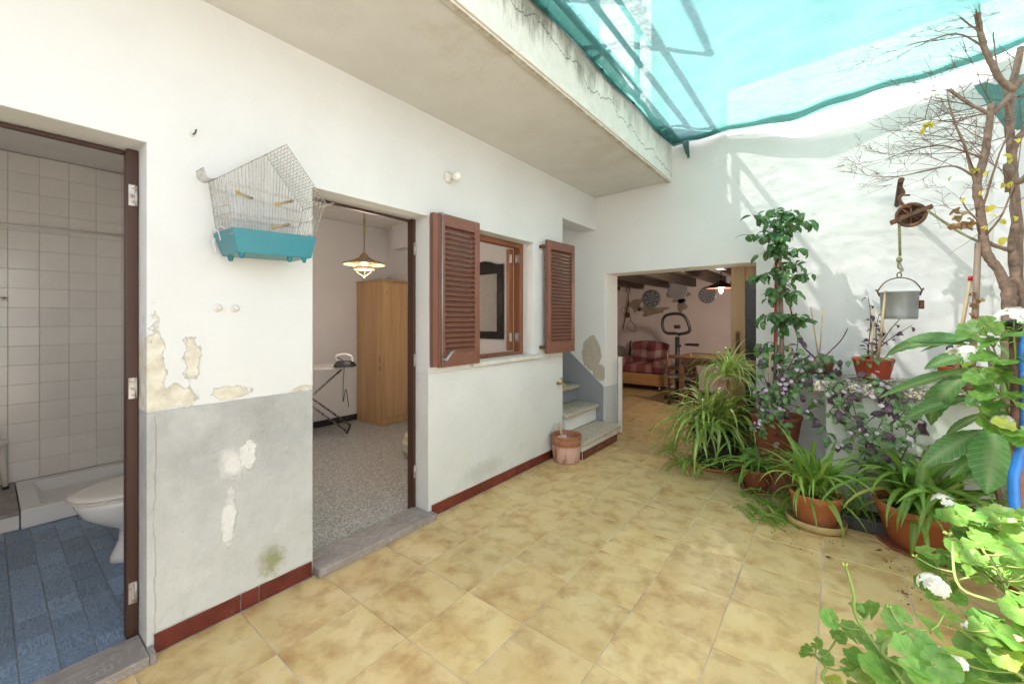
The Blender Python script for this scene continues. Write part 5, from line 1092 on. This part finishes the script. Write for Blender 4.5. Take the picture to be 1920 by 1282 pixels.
# front one: its pot stands just below the picture
LV = [((u,v),Y,s) for u,v,Y,s in ((1560,1162,1.72,.030),(1515,1222,1.72,.026),(1545,1232,1.70,.024),(1600,1190,1.72,.036),(1630,1148,1.76,.036),(1622,1240,1.66,.046),(1690,1165,1.75,.040),(1700,1230,1.62,.056),(1660,1265,1.6,.055),(1745,1180,1.8,.042),(1770,1150,1.9,.040),(1590,1250,1.68,.030),(1570,1195,1.74,.024),(1605,1140,1.74,.022),(1560,1278,1.66,.030),(1730,1272,1.58,.060),(1780,1225,1.7,.048),(1665,1195,1.72,.035),(1530,1205,1.7,.02),(1640,1205,1.7,.03),(1720,1200,1.72,.036),(1755,1245,1.64,.044),(1690,1275,1.62,.045),(1610,1280,1.62,.04))]
gA = geranium((2.52,1.60,.0), 'sprawling geranium with round green leaves in the foreground pot', [(at(u,v,Y),s) for (u,v),Y,s in LV], [(at(1762,1232,1.72),.022)], [(at(1586,1060,1.72),.012),(at(1668,1138,1.76),.009)],
    [[at(1700,1290,1.6), at(1660,1235,1.66), at(1625,1185,1.70), at(1612,1160,1.72)], [at(1740,1285,1.6), at(1655,1225,1.64), at(1690,1185,1.72), at(1745,1180,1.78)], [at(1560,1290,1.65), at(1548,1250,1.68), at(1525,1225,1.71)], [at(1618,1180,1.71), at(1600,1110,1.72), at(1588,1068,1.72)]], 3, .15, .2)
def px_cloud(n, u0, u1, v0, v1, y0, y1, s0, s1, seed, excl=None):
    rr = random.Random(seed); o = []
    while len(o) < n:
        u, v = rr.uniform(u0,u1), rr.uniform(v0,v1)
        if excl and excl(u, v): continue
        Y = y0+(y1-y0)*rr.random(); p = at(u, v, Y)
        if p.z > .06: o.append((p, rr.uniform(s0, s1)))
    return o
gB = geranium((2.80,2.10,.0), 'tall white flowered geranium leaning over the patio tiles', px_cloud(46,1760,1960,1060,1300,1.9,2.3,.034,.058,8, lambda u,v: u < 1990-(v-1000)*.9)+px_cloud(14,1800,1950,990,1080,2.1,2.4,.030,.05,18), [(at(1745,1093,2.15),.030),(at(1757,1100,2.12),.026),(at(1795,1240,1.95),.02),(at(1820,1175,2.05),.018)], [(at(1716,1043,2.15),.011),(at(1778,1002,2.2),.016)],
    [[at(1900,1230,2.05), at(1840,1180,2.1), at(1790,1130,2.12)], [at(1920,1190,2.1), at(1880,1090,2.15), at(1850,1040,2.2)], [at(1905,1260,2.0), at(1800,1180,2.0), at(1770,1170,1.95)], [at(1900,1150,2.1), at(1800,1100,2.12), at(1785,1010,2.2)]], 4, .15, .22)
gC = geranium((3.02,2.62,.0), 'leafy geranium with pale green leaves beside the cistern', px_cloud(44,1790,1945,960,1080,2.45,2.8,.034,.058,9)+px_cloud(12,1730,1800,1030,1120,2.5,2.7,.03,.05,19), [(at(1770,943,2.72),.032)], [(at(1812,965,2.6),.014),(at(1838,1010,2.55),.014)],
    [[at(1900,1050,2.6), at(1860,1020,2.62), at(1820,1000,2.65)], [at(1905,1030,2.6), at(1890,980,2.65)], [at(1860,1075,2.6), at(1800,1030,2.66), at(1775,955,2.72)], [at(1880,1080,2.55), at(1780,1090,2.55)]], 5, .15, .25)
gD = geranium((3.12,3.02,.0), 'upright geranium with white umbels against the tree trunk', px_cloud(56,1795,1950,600,830,2.75,3.1,.034,.062,10, lambda u,v: u < 1800+abs(v-730)*.25), [(at(1795,668,3.0),.036),(at(1812,660,3.02),.03),(at(1902,597,2.9),.045),(at(1880,790,2.95),.03)], [(at(1868,640,2.98),.014),(at(1845,615,3.0),.012)],
    [[at(1915,900,3.0), at(1900,800,3.0), at(1860,720,3.0), at(1805,685,3.0)], [at(1925,880,3.0), at(1910,740,2.95), at(1900,620,2.92)], [at(1915,920,3.0), at(1890,820,2.98), at(1840,780,3.0)], [at(1920,800,3.0), at(1880,700,3.0), at(1862,650,3.0)]], 6, .15, .35)
# ================================================================== tree with bare twigs
tree = thing('bare_tree', (3.13,3.72,0), 'nearly leafless tree with pruned branches and yellow leaves growing by the cistern', 'tree'); rr = random.Random(15)
TWIGS = MB(); tips = []
def limb(path, r0, r1, nm='branch', twigs=0, tl=(.20,.48), dirb=None):
    pts = [at(*q) if len(q) == 3 and q[0] > 20 else V(q) for q in path]; s_ = spline(pts, 6)
    s_ = [p+V((rr.uniform(-1,1),rr.uniform(-1,1),rr.uniform(-1,1)))*r0*.12 for p in s_]
    rs = [(r0+(r1-r0)*i/(len(s_)-1))*(1+rr.uniform(-.08,.10)) for i in range(len(s_))]
    MB().tube(s_, rs, 10).build(nm, MAT['bark'], tree)
    for k in range(twigs):
        i = rr.randrange(int(len(s_)*.25), len(s_)); twig(s_[i], dirb, rr.uniform(*tl), rs[i]*.35, 3)
    return s_
def twig(p, dirb, L, r_, lev):
    d = V((rr.uniform(-1,.7), rr.uniform(-.7,.5), rr.uniform(-.35,.8)))
    if dirb: d = d*.7+V(dirb)
    d.normalize(); pts = [p]; n_ = 6; r_ = min(max(r_, .0011), .0032)
    for i in range(n_):
        d = (d+V((rr.uniform(-1,1),rr.uniform(-1,1),rr.uniform(-1,1)))*.13).normalized(); pts.append(pts[-1]+d*L/n_)
    TWIGS.tube(pts, [r_*(1-.6*i/n_) for i in range(n_+1)], 4, False); tips.append(pts[-1])
    if lev > 0:
        for k in range(rr.choice((1,2,3))):
            q = pts[rr.randrange(1, n_)]; d2 = (d+V((rr.uniform(-1,1),rr.uniform(-1,1),rr.uniform(-1,1)))*.9).normalized(); twig(q, d2, L*rr.uniform(.35,.65), r_*.7, lev-1)
Y = 3.72
limb([(3.13,3.72,0.0),(1892,760,Y),(1893,640,Y),(1892,560,Y),(1888,520,Y)], .036, .032, 'trunk')
limb([(1890,545,Y),(1872,505,3.7),(1850,475,3.68),(1844,440,3.68)], .024, .021)
limb([(1846,455,3.68),(1838,400,3.68),(1832,350,3.68),(1846,290,3.70),(1852,250,3.70),(1860,195,3.70)], .022, .016, 'branch', 7, dirb=(-.7,0,.2))
limb([(1832,350,3.68),(1822,320,3.66),(1808,270,3.64),(1790,230,3.62),(1776,180,3.6)], .010, .003, 'branch', 5, dirb=(-.6,0,.4))
limb([(1858,215,3.70),(1880,195,3.72),(1905,165,3.74),(1925,140,3.76)], .015, .012)
limb([(1856,214,3.70),(1838,205,3.69),(1818,195,3.68),(1796,180,3.67),(1778,168,3.66)], .010, .008, 'branch', 3, dirb=(-.8,0,.3))
limb([(1902,170,3.73),(1876,150,3.70),(1853,105,3.66),(1840,70,3.63),(1834,30,3.60),(1830,-30,3.56)], .017, .012, 'branch', 9, dirb=(-.6,-.1,.3))
limb([(1838,60,3.62),(1815,45,3.6),(1790,25,3.58),(1770,20,3.56)], .006, .002, 'branch', 5, dirb=(-.8,0,.2))
limb([(1846,90,3.64),(1810,68,3.62),(1780,65,3.6),(1745,75,3.58),(1700,85,3.56)], .006, .0015, 'branch', 7, dirb=(-.9,0,0))
limb([(1850,300,3.7),(1805,283,3.66),(1760,273,3.64),(1700,285,3.62),(1660,300,3.6)], .006, .0015, 'branch', 8, dirb=(-.8,0,0))
limb([(1840,340,3.68),(1790,312,3.64),(1740,320,3.62),(1690,330,3.6),(1640,332,3.58)], .006, .0015, 'branch', 8, dirb=(-.8,0,.1))
limb([(1912,620,3.76),(1914,560,3.76),(1902,510,3.76),(1898,465,3.76),(1903,420,3.76)], .026, .018)
limb([(1898,470,3.75),(1870,462,3.72),(1850,452,3.70),(1838,430,3.69)], .012, .010)
limb([(1905,640,3.78),(1908,460,3.86),(1900,330,3.90),(1893,240,3.90),(1896,170,3.92),(1915,90,3.95)], .026, .016, 'trunk', 5)
limb([(1897,300,3.90),(1905,270,3.88),(1925,235,3.86)], .018, .015); limb([(1893,360,3.88),(1890,310,3.85),(1905,340,3.8),(1930,330,3.78)], .02, .018)
limb([(1898,240,3.9),(1888,190,3.88),(1870,130,3.84),(1862,60,3.8)], .008, .003, 'branch', 7); limb([(1840,400,3.68),(1870,300,3.6),(1890,250,3.58),(1905,180,3.56)], .006, .002, 'branch', 6); limb([(1850,440,3.66),(1880,400,3.6),(1905,330,3.55),(1915,260,3.52)], .006, .002, 'branch', 6)
limb([(1842,420,3.68),(1815,395,3.66),(1800,370,3.64)], .006, .003, 'branch', 4)
TWIGS.build('twigs', MAT['twig'], tree)['kind'] = 'stuff'
for (u, v, Y_) in ((1832,315,3.66),(1850,355,3.62),(1885,345,3.6),(1897,340,3.6),(1880,290,3.6),(1893,298,3.6),(1905,262,3.58),(1915,260,3.58),(1858,322,3.6),(1842,425,3.65),(1852,405,3.62),(1878,410,3.6),(1900,405,3.58),(1788,330,3.62),(1830,318,3.64),(1738,230,3.6),(1742,236,3.6),(1734,240,3.6),(1746,228,3.6),(1812,370,3.64),(1868,385,3.6),(1912,380,3.55),(1888,445,3.58)):
    inst('leaf', rr.choice(YL), tree, at(u,v,Y_), facing((rr.uniform(-.5,.5),-.7,.6),(rr.uniform(-1,1),-.2,-.5),rr,40), rr.uniform(.035,.06))
for k in range(9): inst('dry_leaf', rr.choice(DL), tree, at(1800+rr.uniform(-14,14),400+rr.uniform(-16,20),3.64+rr.uniform(-.03,.03)), facing((rr.uniform(-1,1),-.5,rr.uniform(-.5,.5)),(rr.uniform(-1,1),0,-1),rr,60), rr.uniform(.05,.08))

# ================================================================== well pulley and bucket over the cistern
bY = 3.99; wl = thing('well_pulley', at(1690,395,4.25), 'rusty iron pulley on a bracket above the cistern', 'pulley')
a = at(1682,418,4.30); b = at(1690,337,bY-.06); MB().tube([V((a.x,4.32,b.z-.10)), V((b.x,bY,b.z-.01)), b], [.016,.016,.018], 10).build('bracket', MAT['rust'], wl)
pw = at(1708,403,bY); wm = Matrix.Rotation(R(90),3,'X') @ Matrix.Rotation(R(18),3,'Y') ; wm = Matrix.Rotation(R(-22),3,'Z') @ wm
tor = [(.078,-.014),(.084,-.012),(.074,0),(.084,.012),(.078,.014),(.062,.008),(.062,-.008),(.078,-.014)]
MB().lathe(tor, 32, pw, wm).build('wheel', MAT['rust'], wl)
sp_ = MB()
for k in range(4): a_ = k*math.pi/4; e = wm @ V((math.cos(a_), math.sin(a_), 0)); sp_.tube([pw-e*.07, pw+e*.07], .006, 6)
sp_.build('spokes', MAT['rust'], wl)
e1 = wm @ V((0,0,1)); d_ = (at(1742,390,bY-.02)-at(1675,417,bY-.02)).normalized(); u_ = d_.cross(e1).normalized()
for s_ in (-.024,.024):
    mm = Matrix.Translation(pw+e1*s_) @ Matrix((d_, u_, e1)).transposed().to_4x4(); MB().box((-.115,-.013,-.003),(.115,.013,.003), mm).build('strap', MAT['rust'], wl)
MB().tube([pw-e1*.03, pw+e1*.03], .010, 8).build('axle', MAT['rust'], wl); MB().tube(spline([at(1688,350,bY), at(1694,362,bY), at(1686,372,bY), at(1694,385,bY), pw+V((0,0,.05))], 5), .010, 8).build('hook', MAT['rust'], wl)
MB().tube([at(1689,366,bY), at(1706,366,bY-.02)], .007, 6).build('pin', MAT['rust'], wl)
rp_ = thing('pulley_rope', pw, 'green rope running from the bucket over the pulley to the tree', 'rope')
xs = at(1686,470,bY); MB().tube([V((xs.x,bY,pw.z-.01)), V((xs.x+.004,bY,at(1686,480,bY).z))], .008, 8).build('hanging_rope', MAT['rope'], rp_)
pe = [wm @ V((math.cos(a_)*.082, math.sin(a_)*.082, 0)) for a_ in [i*math.pi/12 for i in range(24)]]
kn = at(1686,487,bY); MB().ball(kn, .017, 10, 8, sz=1.3).build('knot', MAT['rope'], rp_); MB().tube(spline([kn, at(1684,500,bY), at(1690,507,bY), at(1685,512,bY)], 4), .007, 6).build('knot', MAT['rope'], rp_)
MB().tube(spline([pw+V((.07,-.01,.03)), at(1790,430,3.85), at(1838,455,3.72)], 6), .0075, 8).build('slack_rope', MAT['rope'], rp_)
bk_ = thing('zinc_bucket', at(1685,600,bY), 'dented zinc bucket hanging from the pulley rope', 'bucket'); bc = at(1686,598,bY); zt = at(1686,547,bY).z
hb_ = zt-bc.z; rb_ = .105; MB().lathe([(.094,.0),(.097,.004),(.098,.03),(.103,hb_-.01),(.107,hb_-.006),(.107,hb_),(.101,hb_),(.092,.01),(.0001,.008)], 34, bc).build('body', MAT['galv'], bk_)
MB().tube(spline([bc+V((-.106,0,hb_-.01)), bc+V((-.112,0,hb_+.012)), bc+V((-.07,0,hb_+.075)), bc+V((0,0,hb_+.10)), bc+V((.07,0,hb_+.075)), bc+V((.112,0,hb_+.012)), bc+V((.106,0,hb_-.01))], 5), .0045, 6).build('handle', MAT['rust'], bk_)
for s_ in (-1,1): MB().tube(spline([bc+V((s_*.104,0,hb_-.03)), bc+V((s_*.112,0,hb_-.005)), bc+V((s_*.118,0,hb_+.012)), bc+V((s_*.125,0,hb_+.02))], 3), .006, 6).build('ear', MAT['rust'], bk_)
MB().tube([bc+V((.012*math.cos(k*.5236)*1.0,0,hb_+.118+.018*math.sin(k*.5236))) for k in range(13)], .004, 6).build('ring', MAT['rust'], bk_); MB().tube(spline([bc+V((.0,0,hb_+.135)), bc+V((.02,0,hb_+.15)), bc+V((.012,0,hb_+.175)), kn+V((0,0,-.01))], 4), .006, 6).build('hook', MAT['galv'], bk_)
MB().box((.100,-.02,.07),(.125,.02,.13), Matrix.Translation(bc)).build('side_weight', MAT['rust'], bk_, bev=.004)

# ================================================================== poles by the tree
pL = thing('wooden_pole', (3.0,3.68,0), 'grey wooden pole propped against the tree behind the broad leaves', 'pole'); MB().tube([at(1822,690,3.70), at(1828,600,3.69), at(1834,455,3.68)], [.017,.016,.015], 8).build('shaft', MAT['pole'], pL); MB().tube([V((at(1815,760,3.72).x,3.72,.952)), at(1822,690,3.70)], .017, 8).build('foot', MAT['pole'], pL)
rr = random.Random(19)
for k in range(16): inst('dry_leaf', rr.choice(DL), pL, at(1832+rr.uniform(-14,20),545+k*5.5+rr.uniform(-5,5),3.66), facing((rr.uniform(-1,1),-.5,rr.uniform(-.5,.5)),(rr.uniform(-1,1),0,-1),rr,60), rr.uniform(.03,.06))
bC = thing('bamboo_cane', (2.95,3.75,.95), 'pale bamboo cane with a red cap leaning beside the wooden pole', 'cane'); MB().tube([V((at(1790,700,3.78).x,3.78,.952)), at(1803,615,3.76), at(1820,525,3.74)], [.010,.010,.009], 8).build('cane', MAT['bamboo'], bC); MB().lathe([(.013,-.012),(.013,.014),(.0001,.016)], 10, at(1820,522,3.74)).build('cap', MAT['redtape'], bC)
po_ = thing('rusty_post', (3.10,3.0,0), 'red brown post wrapped with blue plastic sleeve among the geraniums', 'post'); a = V((3.08,2.95,0)); b = at(1904,612,2.95); a = V((b.x+.02,2.95,0))
MB().tube([a, b], .022, 12).build('shaft', simple('red_brown_post', (.20,.095,.075), .7, var=.3, vs=20), po_); MB().lathe([(.03,-.02),(.032,.02),(.024,.03)], 14, b).build('collar', MAT['dark'], po_)
MB().tube(spline([b+V((.02,-.022,-.03)), b+V((.012,-.028,-.16)), b+V((.022,-.026,-.30)), b+V((.016,-.028,-.5)), b+V((.0,-.028,-.62)), b+V((-.012,-.026,-.72)), b+V((.0,-.026,-.95)), b+V((.012,-.026,-1.15))], 5), [.012]*16+[.019]*20, 8).build('blue_sleeve', MAT['bluec'], po_)
# dry leaves on the tiles
for (u, v) in ((1655,1033),(1665,1050),(1560,1045),(1690,1110)):
    tag(inst('fallen_leaf', DL[0], None, atz(u,v,.006), Euler((R(8),R(5),R(u*7))), .045), 'dry brown leaf lying on the tiles by the wide terracotta bowl', 'leaf', 'fallen leaves on the patio tiles')

cm = MB(); rr = random.Random(2)
for k in range(170):
    u, v = rr.choice(((1330,890),(1430,935),(1545,1010),(1700,1050),(1600,1000),(1500,990),(1740,1110)));  p = atz(u+rr.gauss(0,38), v+rr.gauss(0,16), .002)
    s_ = rr.uniform(.0012,.0045); cm.ball(p, s_, 5, 3, sx=rr.uniform(.7,1.6), sz=.6)
cr2 = cm.build('soil_crumbs', MAT['soil']); tag(cr2, 'dark soil crumbs scattered on the tiles around the pots', 'soil', kind='stuff')
